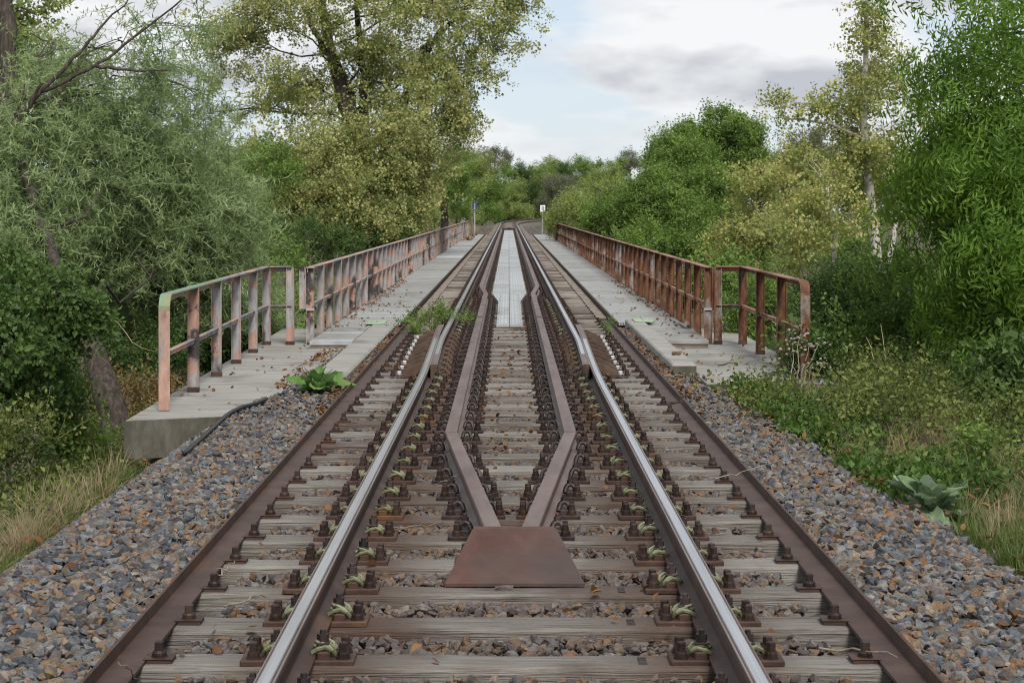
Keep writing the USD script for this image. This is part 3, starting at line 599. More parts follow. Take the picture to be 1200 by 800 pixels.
def bridge_railing(s, n, y0, pitch, post_mat, rail_mat, label):
    r = thing('railing', label, 'railing', loc=(s * 2.44, y0, 0))
    ye = y0 + pitch * (n - 1)
    for k in range(n):
        y = y0 + pitch * k; j = rng.uniform(-.008, .008)
        part(r, 'post', post_mesh(s * 2.44, y + j, s, -.12, .88, .088), post_mat)
    part(r, 'top_rail', top_rail_mesh((s * 2.44, y0 - .06, .88), (s * 2.44, ye + .06, .88), s), rail_mat)
    for k in range(n - 1):
        part(r, 'middle_rail', mid_rail_mesh((s * 2.43, y0 + pitch * k + .012, .44), (s * 2.43, y0 + pitch * (k + 1) - .012, .44), s), rail_mat)
    for k in range(n):
        y = y0 + pitch * k
        part(r, 'foot_bracket', box(s * 2.41 - .06, s * 2.41 + .05, y - .06, y + .06, -.03, .012, .004), 'rib_plate' if s > 0 else 'dusty_steel')
    part(r, 'cable_strap', box(s * 2.44 - .05, s * 2.44 + .05, y0 - .032, y0 + .03, .36, .385), 'galvanised')
    # hanging half post at the expansion gap
    part(r, 'short_post', post_mesh(s * 2.53, y0 - .03, s, .38, .88, .075), post_mat)
    return r


bridge_railing(-1, 73, 22.25, 1.215, 'salmon_post', 'salmon_rail', 'long bridge railing of closely seen posts in peeling salmon paint, on the left')
bridge_railing(1, 73, 22.35, 1.265, 'rusty_post', 'rusty_rail', 'long bridge railing of brown rusted posts, on the right of the track')


def end_railing(s, posts, cross, post_mat, rail_mat, cap_mat, label):
    """The railing on the path slab: a bent end post, posts, and a short return towards the bridge."""
    r = thing('railing', label, 'railing', loc=(*posts[0], -.06))
    zt = .89
    (ax, ay), (bx, by) = posts[0], posts[-1]
    for k, (x, y) in enumerate(posts):
        if k: part(r, 'post', post_mesh(x, y, s, -.06, zt - .001, .09), post_mat)
    for x, y in cross: part(r, 'post', post_mesh(x, y, s, -.06, zt - .001, .085), post_mat)
    # end post: the flat bar of the top rail bent down to the slab
    R = .13; prof = []
    for a in np.linspace(0, np.pi / 2, 7): prof.append((ay + R - R * np.sin(a), zt + .011 - R + R * np.cos(a)))
    outer = [(by, zt + .011)] + prof + [(ay, -.05)]
    inner = [(ay + .012, -.05)] + [(ay + R - (R - .012) * np.sin(a), zt + .011 - R + (R - .012) * np.cos(a)) for a in np.linspace(np.pi / 2, 0, 7)] + [(by, zt)]
    cap_split = .765
    for nm, mat, lo, hi in (('bent_end', cap_mat, cap_split, 9), ('end_post', 'salmon_rail' if s < 0 else post_mat, -1, cap_split)):
        loop = Polygon(outer + inner).intersection(Polygon([(0, lo), (99, lo), (99, hi), (0, hi)]))
        if nm == 'bent_end': loop = loop.intersection(Polygon([(0, -9), (ay + 3.3, -9), (ay + 3.3, 99), (0, 99)]))
        v, f = extrude_xy(loop, 0, .092)
        t = (v[:, 0] - ay) / (by - ay)
        part(r, nm, (np.c_[ax + (bx - ax) * t + v[:, 2] - .046, v[:, 0], v[:, 1]], f), mat)
    fx = ax + (bx - ax) * 3.3 / (by - ay)
    part(r, 'top_rail', sweep([(-.046, 0), (.046, 0), (.046, .011), (-.046, .011)], [(fx, ay + 3.302, zt), (bx, by + .05, zt)]), rail_mat)
    o = s * .03
    part(r, 'rail_web', sweep([(o - .004, -.055), (o + .004, -.055), (o + .004, -.001), (o - .004, -.001)], [(ax, ay + .06, zt), (bx, by, zt)]), post_mat)
    part(r, 'web_behind_post', box(ax - .005, ax + .005, ay + .012, ay + .06, -.06, zt - .1), post_mat)
    pts = [(ax, ay + .014)] + list(posts[1:])
    for (x0, y0), (x1, y1) in zip(pts[:-1], pts[1:]):
        part(r, 'middle_rail', mid_rail_mesh((x0, y0 + .01, .42), (x1, y1 - .01, .42), s), rail_mat)
    cx = cross[-1][0]; xa, xb = sorted((bx - s * .05, cx - s * .02))
    part(r, 'return_rail', MB().add(box(xa, xb, by - .045, by + .045, zt + .0015, zt + .0125)).add(box(xa, xb, by + .02, by + .028, zt - .055, zt)).get(), rail_mat)
    part(r, 'return_middle_rail', MB().add(box(xa, xb, by - .03, by + .012, .42, .426)).add(box(xa, xb, by + .006, by + .012, .385, .4195)).get(), post_mat)
    for x, y in list(posts[1:]) + list(cross):
        part(r, 'rusted_foot', box(x - .052, x + .052, y - .028, y + .028, -.059, -.012), 'rib_plate')
    return r


end_railing(-1, [(-2.84, 14.92), (-2.87, 16.48), (-2.905, 18.0), (-2.935, 19.5), (-2.96, 20.97), (-2.97, 22.2)], [(-2.68, 22.2)], 'salmon_post', 'salmon_rail', 'green_paint', 'short railing in salmon paint with a bent green end, on the left path slab')
end_railing(1, [(2.87, 17.65), (2.87, 19.2), (2.86, 20.75), (2.86, 22.3)], [(2.555, 22.3)], 'rusty_post', 'rusty_rail', 'rusty_rail', 'short rusted railing on the right path slab, half hidden by shrubs')
for s, lab in ((-1, 'flat steel gate bar bridging the gap between the two left railings'),):
    t = thing('gap_bar', lab, 'railing bar', loc=(s * 2.55, 22.2, .88))
    part(t, 'bar', box(-2.635, -2.49, 22.16, 22.235, .8925, .902), 'brown_steel'); part(t, 'lip', box(-2.5, -2.49, 22.16, 22.235, .80, .892), 'salmon_post')
# ------------------------------------------------------------------ rails
RZ = .021                         # underside of a rail's foot, on its plates; the rail stands 0.154 m
half = [(.0625, 0), (.0625, .011), (.030, .022), (.011, .034), (.008, .05), (.008, .104), (.013, .116), (.0335, .124), (.0345, .144), (.031, .150), (.023, .1535)]
RAIL = [(x, z) for x, z in half] + [(-x, z) for x, z in half[::-1]]
GUARD = [(.0625, 0), (.0625, .011), (.030, .022), (.011, .034), (.009, .05), (.009, .104), (.013, .113), (.038, .120), (.0395, .149), (.036, .1535), (-.036, .1535), (-.0395, .149), (-.038, .120), (-.013, .113), (-.009, .104), (-.009, .05), (-.011, .034), (-.030, .022), (-.0625, .011), (-.0625, 0)]


def lift(path, dz): return [(x, y, z + dz) for x, y, z in path]


def running_rail(path, label, group=None, worn=0, end=1e9):
    r = thing('rail', label, 'rail', group, loc=path[0])
    part(r, 'rail_body', sweep(RAIL, path), 'brown_steel', smooth=30)
    part(r, 'running_band', sweep([(-.0195, .1515), (.0195, .1515), (.0185, .1542), (-.0185, .1542)], [p for p in path if worn <= p[1] <= end]), 'polished_steel')
    if end < 1e8: part(r, 'unworn_end', sweep([(-.0225, .1515), (.0225, .1515), (.0215, .1540), (-.0215, .1540)], [p for p in path if p[1] >= end - .55]), 'guard_steel')
    if worn: part(r, 'unworn_tip', sweep([(-.0225, .1515), (.0225, .1515), (.0215, .1540), (-.0215, .1540)], [p for p in path if p[1] <= worn + .45]), 'guard_steel')
    for s in (-1, 1):
        part(r, 'head_shoulder', sweep([(s * .0198, .150), (s * .0324, .147), (s * .0320, .1502), (s * .0200, .1540)][::s], path), 'dull_steel')
    return r


for s, w in ((-1, 'left'), (1, 'right')):
    near = [(s * .7525, y, RZ) for y in np.arange(3.5, 14.6, 1.0)] + [(s * (.7525 + .095 * float(sstep(14.5, 23, y)) ** 1), y, RZ) for y in np.arange(15, 22.7, .5)]
    running_rail(near, f'near running rail on the {w}, shiny topped, bent outward before the bridge', end=20.1)
    tip = [(s * (.700 + .0525 * float(sstep(16.0, 20.5, y))), y, RZ) for y in np.arange(16.7, 22, .4)]
    far = [(s * .7525, y, RZ) for y in np.arange(22, 165, 3.0)]
    curve = [(float(track_x(y)) + s * .7525, y, RZ + (.22 if s < 0 else .06) * float(sstep(140, 200, y))) for y in np.arange(165, 282, 4.0)]
    running_rail(tip + far + curve, f'far running rail on the {w}, its cut tip inside the near rail', worn=17.6)

for s, w in ((-1, 'left'), (1, 'right')):
    gr = thing('guard_rail', f'inner guard rail on the {w}, brown and flat topped, bent inward to the ramp plate', 'guard rail', loc=(s * .38, 11.7, RZ))
    pts = [(s * .078, 8.12), (s * .382, 11.67), (s * .402, 30.9), (s * .522, 33.9), (s * .522, 135.0)]
    dirs = []
    for i, ((x0, y0), (x1, y1)) in enumerate(zip(pts[:-1], pts[1:])):
        n = max(2, int((y1 - y0) / 3)); e = .018 if i in (0, 2) else .022
        yy = np.linspace(y0 if i == 0 else y0 - e, y1 + (e if i < 3 else 0), n)
        path = [(x0 + (x1 - x0) * (y - y0) / (y1 - y0), y, RZ - (.002 if i % 2 == 0 else 0)) for y in yy]
        part(gr, 'rail_section', sweep(GUARD, path), 'guard_steel', smooth=30)
    part(gr, 'paint_mark', box(s * .392 - .036, s * .392 + .036, 23.9, 24.2, RZ + .1537, RZ + .1546), 'rib_plate')
    part(gr, 'weld_bead', box(s * .396 - .041, s * .396 + .041, 26.98, 27.01, RZ + .13, RZ + .156), 'rib_plate')
eb = thing('guard_end_bar', 'dark cross bar joining the two guard rails at the far end of the bridge', 'steel bar', loc=(0, 135, .1))
part(eb, 'bar', box(-.56, .56, 135.03, 135.12, RZ, .178, .01), 'rib_plate'); part(eb, 'raised_middle', box(-.12, .2, 135.0, 135.1, .18, .215), 'black_iron')

# ramp plate in front of the guard rails
rp = thing('ramp_plate', 'trapezoid rust brown steel ramp plate covering the tips of the guard rails', 'steel plate', loc=(.013, 7.9, .09))
def plate(y0, y1, z0, z1, w0, w1, t):
    c = .013
    v = np.array([[c - w0, y0, z0], [c + w0, y0, z0], [c + w1, y1, z1], [c - w1, y1, z1], [c - w0, y0, z0 + t], [c + w0, y0, z0 + t], [c + w1, y1, z1 + t], [c - w1, y1, z1 + t]])
    f = np.array([[0, 3, 2, 1], [4, 5, 6, 7], [0, 1, 5, 4], [1, 2, 6, 5], [2, 3, 7, 6], [3, 0, 4, 7]])
    return v, np.vstack([f[:, [0, 1, 2]], f[:, [0, 2, 3]]])
part(rp, 'sloping_plate', plate(7.69, 8.06, .004, .170, .297, .186, .013), 'rust_plate')
part(rp, 'top_lip', plate(8.061, 8.10, .1702, .1765, .186, .176, .011), 'rust_plate')
for s in (-1, 1): part(rp, 'side_gusset', extrude_xy([(.013 + s * .17 - .006, 7.95), (.013 + s * .17 + .006, 7.95), (.013 + s * .17 + .006, 8.09), (.013 + s * .17 - .006, 8.09)], .0, .115), 'rust_plate')

# edge angles at the sleeper ends
def edge_angle(s, y0, y1, label, mat='brown_steel', leg=.062, foot=.118):
    t = thing('edge_angle', label, 'angle iron', loc=(s * 1.40, y0, .02))
    path = [(0, y, 0) for y in np.linspace(y0, y1, max(2, int((y1 - y0) / 4)))]
    o = [(1.408, 0), (1.408, leg), (1.396, leg), (1.396, .014), (1.408 - foot, .013), (1.408 - foot, 0)]
    part(t, 'angle', sweep([(s * x, z + .002) for x, z in o][::-s], path), mat)
for s in (-1, 1):
    single('rail_tip_block', box(s * .70 - .034, s * .70 + .034, 16.695, 16.95, .03, .168, .006), 'brace_iron', f'squared steel block closing the cut tip of the {"left" if s < 0 else "right"} far rail', 'steel block')
edge_angle(-1, 3.5, 14.98, 'long brown angle iron along the left sleeper ends, nearest stretch up to the joint')
edge_angle(-1, 15.03, 26.4, 'brown angle iron along the left sleeper ends beside the concrete path')
edge_angle(1, 3.5, 14.75, 'long brown angle iron along the right sleeper ends, nearest stretch up to the joint')
edge_angle(1, 14.95, 26.0, 'brown angle iron along the right sleeper ends beside the concrete path')
for s, w in ((-1, 'left'), (1, 'right')):
    edge_angle(s, 26.45, 112, f'dusty edge strip between sleeper ends and the {w} grating on the bridge', 'dusty_steel', leg=.02, foot=.13)

# ------------------------------------------------------------------ sleepers with their fastenings
def timber_mesh(y, seed, n, hw=1.31, width=.205, h=.16, amp=.004):
    g = np.random.default_rng(seed)
    w = width / 2 + g.uniform(-.010, .008)
    c = .014; ring = [(-w, -h), (w, -h), (w, -c), (w - c, 0), (w * .33, .0), (-w * .33, .0), (-w + c, 0), (-w, -c)]
    xsn = np.linspace(-hw - g.uniform(0, .03), hw + g.uniform(0, .03), n)
    X = np.repeat(xsn, 8); R = np.tile(np.array(ring), (n, 1))
    v = np.c_[X, R[:, 0], R[:, 1]]
    if n > 3:
        nz = meshkit.fbm(np.c_[v[:, 0] * 3 + seed, v[:, 1] * 25, v[:, 2] * 25], 3, seed) - .5
        edge = np.isin(np.tile(np.arange(8), n), (2, 3, 6, 7))
        v[:, 2] += np.where(np.tile(np.arange(8), n) > 1, nz * (amp + .012 * edge), 0); v[:, 1] += nz * .010 * edge * np.sign(v[:, 1])
    v[:, 1] += y; v[:, 1] += v[:, 0] * g.uniform(-.006, .006)
    i, j = np.meshgrid(np.arange(n - 1), np.arange(8), indexing='ij')
    q = np.stack([i * 8 + j, i * 8 + (j + 1) % 8, (i + 1) * 8 + (j + 1) % 8, (i + 1) * 8 + j], -1).reshape(-1, 4)
    f = np.vstack([q[:, [0, 1, 2]], q[:, [0, 2, 3]]])
    f = np.vstack([f, [[0, k + 1, k] for k in range(1, 7)], [[(n - 1) * 8, (n - 1) * 8 + k, (n - 1) * 8 + k + 1] for k in range(1, 7)]])
    return v, f


def clip_mesh():
    h = [(-.034, .050, .039), (-.012, .060, .054), (.018, .064, .062), (.042, .058, .050), (.052, .044, .034), (.048, .030, .036), (.028, .022, .055), (.0, .020, .066), (-.016, .013, .068), (-.022, 0, .068)]
    p = h + [(u, -w, z) for u, w, z in h[-2::-1]]
    return tube(p, .0082, 6)
CLIP = clip_mesh(); CLIP = (CLIP[0] * [.92, .88, .95], CLIP[1])


def mirror(vf, s):
    if s > 0: return vf
    v = np.array(vf[0]); v[:, 0] *= -1
    return v, np.asarray(vf[1])[:, ::-1]


def screw(big=1.0):
    m = MB().add(cyl(0, 0, 0, .007, .027 * big, n=10)).add(cyl(0, 0, .008, .016, .023 * big, n=10)).add(cyl(0, 0, .017, .026, .022 * big, .02, n=10))
    m.add(box(-.0135 * big, .0135 * big, -.0135 * big, .0135 * big, .026, .058, .004)); return m.get()
SCREW = screw(); SPIKE = screw(1.12)
NUT = MB().add(box(-.024, .024, -.024, .024, .064, .070, .002)).add(cyl(0, 0, .070, .098, .0215, n=6)).add(cyl(0, 0, .098, .112, .011, n=6)).get()
RIB = lambda: box(.003, .05, -.062, .062, 0, .026, .006)
RIBM = RIB()


def arch():
    """A sprung clamp: thick double ring over a clamp block, with its bolt."""
    a = np.linspace(0.12, np.pi - .12, 9); m = MB()
    for w in (-.034, .002):
        m.add(tube([(.022 + .030 * np.cos(t), w + .016 * math.sin(i * .4), .012 + .048 * np.sin(t)) for i, t in enumerate(a)], .0115, 6))
    m.add(box(-.004, .05, -.045, .045, 0, .026, .006)).add(cyl(.022, .0, .055, .085, .018, n=6)).add(cyl(.022, 0, .085, .098, .010, n=6))
    return m.get()
ARCH = arch()


def fix_half(parent, pl, xr, y, s, mat_plate, clip, screws=(-.042, .042), reach=.20):
    """What holds a rail's foot on the side s of the rail at xr: ribs, clip or clamp, screws; children of its plate."""
    if clip == 'pale':
        part(pl, 'rib', move(mirror(RIBM, s), (xr + s * .0625, y, .0212)), mat_plate)
        cj = np.random.default_rng(int(y * 977) + int(s) * 3 + int(xr * 50)); ca = cj.normal(0, .10); cv = np.array(mirror(CLIP, s)[0]); cv = np.c_[cv[:, 0] * math.cos(ca) - cv[:, 1] * math.sin(ca), cv[:, 0] * math.sin(ca) + cv[:, 1] * math.cos(ca), cv[:, 2] * cj.uniform(.92, 1.08)]
        part(pl, 'clip', move((cv, mirror(CLIP, s)[1]), (xr + s * .0785, y + cj.normal(0, .003), .002)), 'pale_clip')
        part(pl, 'nut', move(NUT, (xr + s * .082, y, 0)), 'black_iron')
    elif clip == 'dark':
        part(pl, 'clamp', move(mirror(ARCH, s), (xr + s * .062, y, .0212)), 'black_iron')
    for w in screws:
        a = (y * 37.7 + w * 91 + xr * 13) % 1.57; sv = SCREW[0] @ np.array([[math.cos(a), math.sin(a), 0], [-math.sin(a), math.cos(a), 0], [0, 0, 1]])
        part(pl, 'screw', move((sv, SCREW[1]), (xr + s * (reach - .042), y + w, .0212)), 'dark_iron')


def base_plate(parent, x0, x1, y, mat='rib_plate', hw=.078):
    return part(parent, 'base_plate', box(x0, x1, y - hw, y + hw, .001, .021, .005), mat)


ORD = 'first second third fourth fifth sixth seventh eighth ninth tenth eleventh twelfth thirteenth fourteenth fifteenth sixteenth'.split()


def guard_x(y): return float(np.interp(y, [8.12, 11.67, 30.9, 33.9, 135], [.078, .382, .402, .522, .522]))


NEAR_END = 42                      # sleepers up to about 31 m carry every fastening


def near_sleeper(k):
    y = SLEEPER_Y0 + SPACING * k
    bridge = y > 24.6
    g = 'weathered sleepers of the track before the bridge' if not bridge else 'weathered sleepers on the near part of the bridge'
    if k < 0: lab = 'nearest weathered timber sleeper, mostly cut off by the bottom edge of the photo'
    elif k < 16: lab, g = f'weathered grey timber sleeper, {ORD[k]} whole one counted from the bottom edge', None
    elif 18 <= k <= 26: lab, g = f'timber sleeper under the rail joint, carrying the {ORD[k - 18]} nearest pair of slanted braces', None
    elif not bridge: lab = 'weathered timber sleeper just before or after the slanted rail braces'
    else: lab = 'weathered timber sleeper at the near end of the bridge, beside the gratings'
    if k < 0: g = None
    t = thing('sleeper', lab, 'sleeper', g, loc=(0, y, 0))
    part(t, 'timber', timber_mesh(y, 100 + k, 27, hw=1.31 if not bridge else 1.27), 'timber' if not bridge else 'bridge_timber', smooth=40)
    gx = guard_x(y) if y > 8.15 else None
    joint = 17.0 < y < 22.3
    for s in (-1, 1):
        xr = s * .7525
        xi = s * .5555
        a, b = sorted((xi, s * (.955 if not joint else 1.0)))
        p = base_plate(t, a, b, y)
        far_clip = y > 22.3
        if not joint:
            fix_half(t, p, xr, y, -s, 'rib_plate', 'pale')
            fix_half(t, p, xr, y, s, 'rib_plate', 'pale' if y < 17 else 'dark')
        else:
            xt = s * (.700 + .0525 * float(sstep(16.0, 20.5, y)))
            m = MB()
            for w in (-.028, .03):
                m.add(tube([(xt - s * (.045 + .09 * q), y + w, .035 + .055 * math.sin(math.pi * min(1, .25 + q * .8))) for q in np.linspace(0, 1, 7)], .017, 6))
            m.add(box(*sorted((xt - s * .06, xt - s * .13)), y - .05, y + .05, .022, .045, .006)).add(cyl(xt - s * .1, y, .085, .115, .02, n=6))
            part(p, 'clamp', m.get(), 'brace_iron')
            xn = s * (.7525 + .095 * float(sstep(14.5, 23, y)))
            # slanted brace outside the bent rail
            prof = Polygon([(.045, .0215), (.045, .135), (.085, .138), (.25, .062), (.25, .0215)])
            v, f = extrude_xy(prof, -.022, .022)
            v = np.c_[xn + s * v[:, 0], y + v[:, 2], v[:, 1]]
            part(p, 'brace', (v, f if s < 0 else f[:, ::-1]), 'brace_iron')
            part(p, 'brace_foot', box(*sorted((xn + s * .04, xn + s * .30)), y - .06, y + .06, .0213, .034, .004), 'rib_plate')
            part(p, 'brace_bolt', MB().add(cyl(xn + s * .272, y - .02, .034, .05, .020, n=6)).add(box(*sorted((xn + s * .254, xn + s * .29)), y - .04, y + .0, .050, .066, .004)).get(), 'bolt_head')
            for w in (-.042, .042): part(p, 'screw', move(SCREW, (xn + s * .335, y + w, .0212)), 'dark_iron')
            for w in (-.042, .042): part(p, 'screw', move(SCREW, (xt - s * .165, y + w, .0212)), 'dark_iron')
        # screw that holds the edge angle
        if y < 26:
            sp = part(t, 'edge_screw', move(SPIKE, (s * 1.250, y, .014)), 'dark_iron')
            part(sp, 'washer_plate', box(*sorted((s * 1.195, s * 1.300)), y - .05, y + .05, .0163, .022 - .004, .0), 'rib_plate')
            part(sp, 'packing', box(*sorted((s * 1.2, s * 1.287)), y - .046, y + .046, .001, .016), 'brown_steel')
        # guard rail fastenings
        if gx is not None:
            xg = s * gx
            i0 = max(.03, gx - .19) if gx > .16 else gx + .0
            a, b = sorted((s * i0, s * (gx + .167)))
            pg = base_plate(t, a, b, y, 'dark_iron', .07)
            fix_half(t, pg, xg, y, s, 'dark_iron', 'dark', reach=.164)
            if gx > .16: fix_half(t, pg, xg, y, -s, 'dark_iron', 'dark', reach=min(.19, gx - .02))
    if 0 <= k < 3:
        for j in range(4): part(t, 'nail_plate', box(.445, .475, y - .05 + j * .026, y - .036 + j * .026, -.002, .005), 'black_iron')
    elif k < 16 and gx:
        part(t, 'nail_plate', box(-.105, -.085, y - .04, y + .035, -.002, .006), 'black_iron')


for k in range(-1, NEAR_END): near_sleeper(k)
k = NEAR_END
while SLEEPER_Y0 + SPACING * k < 134:
    y = SLEEPER_Y0 + SPACING * k
    t = thing('sleeper', 'weathered timber sleeper on the bridge between the railings' if y < 113 else 'weathered timber sleeper on the bank beyond the bridge', 'sleeper', 'sleepers on the bridge' if y < 113 else 'sleepers beyond the bridge', loc=(0, y, 0))
    part(t, 'timber', timber_mesh(y, 100 + k, 2, hw=1.27), 'bridge_timber')
    for s in (-1, 1):
        gx = guard_x(y)
        m = MB().add(box(*sorted((s * (gx - .18), s * .93)), y - .075, y + .075, .001, .021))
        for u in (.69 - .02, .84, gx - .085, gx + .085): m.add(box(*sorted((s * (u - .025), s * (u + .025))), y - .045, y + .045, .021, .085, .01))
        for u in (.895, gx - .15): m.add(box(*sorted((s * (u - .02), s * (u + .02))), y - .05, y + .05, .021, .06, .008))
        part(t, 'fastening', m.get(), 'dark_iron')
    k += 1

m = MB()
for k in range(236):
    y = 135.2 + .6 * k; cx = float(track_x(y)); e = float(sstep(140, 200, y))
    v, f = box(-1.28, 1.28, -.11, .11, -.12, 0); v = v + [cx, y, .14 * e]; v[:, 2] += (cx - v[:, 0]) * .105 * e; m.add((v, f))
single('sleepers', m.get(), 'bridge_timber', 'row of sleepers under the curving track far beyond the bridge', 'sleepers', kind='stuff')
# ------------------------------------------------------------------ foliage
def leaf_quad(L, W, fold=.25, mid=.45):
    """A leaf along +x in its own plane: four triangles, folded along the midrib and bent at the tip."""
    v = np.array([[0, 0, 0], [L * mid, W / 2, fold * W / 2], [L, 0, -.12 * L], [L * mid, -W / 2, fold * W / 2], [L * .55, 0, 0]])
    return v, np.array([[0, 4, 1], [4, 2, 1], [0, 3, 4], [4, 3, 2]])


def leaf2(L, W, fold=.25, mid=.42):
    v = np.array([[0, 0, 0], [L * mid, W / 2, fold * W / 2], [L, 0, -.1 * L], [L * mid, -W / 2, fold * W / 2]])
    return v, np.array([[0, 2, 1], [0, 3, 2]])


def frame(d, roll):
    """Rotation whose x column is d."""
    d = d / np.linalg.norm(d); u = np.cross([0, 0, 1.0], d)
    u = u / np.linalg.norm(u) if np.linalg.norm(u) > 1e-5 else np.array([0, 1.0, 0]); w = np.cross(d, u)
    return np.c_[d, u * math.cos(roll) + w * math.sin(roll), w * math.cos(roll) - u * math.sin(roll)]


def twig(g, n, length, L, W, spread=.9, droop=.0, jitter=.3, clump=.0, leaf=leaf2, stem=True, flat=.4):
    """A leafy shoot that grows along +z."""
    m = MB()
    if stem: m.add(tube([(0, 0, 0), (.02 * length, .01, length * .5), (.0, .03 * length, length)], [.004, .003, .001], 3, caps=False))
    for k in range(n):
        t = (k + .6) / n; az = k * 2.4 + g.uniform(-.5, .5)
        p = np.array([g.normal(0, clump), g.normal(0, clump), length * t * (1 - clump) + g.normal(0, clump)])
        e = g.uniform(.1, 1) * spread
        d = np.array([math.cos(az) * e, math.sin(az) * e, (1 - e) * .8 - droop + g.normal(0, jitter)])
        s = g.uniform(.7, 1.15); v, f = leaf(L * s, W * s)
        R = frame(d, g.normal(0, flat)); m.add((v @ R.T + p, f))
    return m.get()


def pinnate(g, n_fronds, fl, L, W, pairs=4):
    """Compound leaves as on an ash: fronds of leaflets in pairs, hanging outward."""
    m = MB()
    for k in range(n_fronds):
        az = k * 2.1 + g.uniform(-.4, .4); t = (k + .5) / n_fronds
        base = np.array([0, 0, .35 * t]); out = np.array([math.cos(az), math.sin(az), g.uniform(-.2, .5)])
        out /= np.linalg.norm(out); side = np.cross(out, [0, 0, 1.0]); side /= np.linalg.norm(side)
        for j in range(pairs * 2 + 1):
            q = (j // 2 + 1) / (pairs + .5); p = base + out * fl * min(q, 1) + np.array([0, 0, -.45 * fl * q * q])
            d = (side * (1 if j % 2 else -1) * .9 + out * .55 + np.array([0, 0, -.35])) if j < pairs * 2 else out + np.array([0, 0, -.7])
            v, f = leaf2(L * g.uniform(.8, 1.1), W); m.add((v @ frame(d, g.normal(0, .3)).T + p, f))
    return m.get()


G = np.random.default_rng(77)
TWIGS = {
    'willow': [twig(G, 26, .60, .095, .017, spread=.75, droop=.35, jitter=.25) for _ in range(4)],
    'poplar': [twig(G, 22, .42, .085, .075, spread=1.0, droop=.25, jitter=.4, clump=.07) for _ in range(4)],
    'birch': [twig(G, 20, .38, .070, .058, spread=1.0, droop=.35, jitter=.4, clump=.06) for _ in range(4)],
    'green': [twig(G, 24, .42, .085, .05, spread=1.0, droop=.15, jitter=.35, clump=.06) for _ in range(4)],
    'ash': [pinnate(G, 5, .30, .10, .026) for _ in range(4)],
    'shrub': [twig(G, 24, .30, .042, .027, spread=1.0, droop=.0, jitter=.35, clump=.03) for _ in range(4)],
    'broad': [twig(G, 14, .30, .075, .055, spread=1.0, droop=.25, jitter=.35, clump=.04) for _ in range(4)],
    'far': [twig(G, 30, .9, .17, .12, spread=1.0, droop=.15, jitter=.5, clump=.16, stem=False) for _ in range(4)],
}


def crown_points(g, blobs, density, clump=.20, lean=.35, up=.0, shell=.55, per=22):
    """Twigs in clumps inside ellipsoid blobs: position, direction."""
    pos, dr = [], []
    for (c, r, w) in blobs:
        c, r = np.asarray(c, float), np.asarray(r, float)
        vol = r[0] * r[1] * r[2]; n = int(density * w * (r[0] * r[2] + r[0] * r[1] + r[1] * r[2]) / 3)
        nc = max(4, int(n / per))
        d = g.normal(size=(nc, 3)); d /= np.linalg.norm(d, axis=1, keepdims=True)
        rad = (shell + (1 - shell) * g.random(nc)) ** 1.0
        inner = g.random(nc) < .22; rad = np.where(inner, g.uniform(.15, .6, nc), rad)
        cc = c + d * r * rad[:, None]
        k = g.integers(0, nc, n)
        sz = clump * r.mean() * g.uniform(.55, 1.25, nc)
        p = cc[k] + g.normal(size=(n, 3)) * sz[k][:, None] * np.array([1, 1, .72])
        o = (p - c) / r; o = o / (np.linalg.norm(o, axis=1, keepdims=True) + 1e-6) * (1 - lean) + g.normal(size=(n, 3)) * lean
        o[:, 2] += up
        pos.append(p); dr.append(o)
    return np.vstack(pos), np.vstack(dr)


def break_up(blobs, n, seed, size=.58, flat=.85):
    """Splits big blobs into layered smaller ones."""
    g = np.random.default_rng(seed); out = []
    for c, r, w in blobs:
        c, r = np.asarray(c, float), np.asarray(r, float)
        for _ in range(n):
            d = g.normal(size=3); d /= np.linalg.norm(d); k = g.uniform(.25, .8); q = size * g.uniform(.7, 1.25)
            out.append((c + d * r * k, r * q * np.array([1, 1, flat]), w * g.uniform(.8, 1.3)))
    return out


def limb_path(g, a, b, sag=.1, n=6, wob=.028):
    a, b = np.asarray(a, float), np.asarray(b, float); t = np.linspace(0, 1, n)[:, None]
    p = a + (b - a) * t; L = np.linalg.norm(b - a)
    p[:, 2] += sag * L * np.sin(np.pi * t[:, 0]); p[1:-1] += g.normal(0, wob * L, (n - 2, 3)); return p


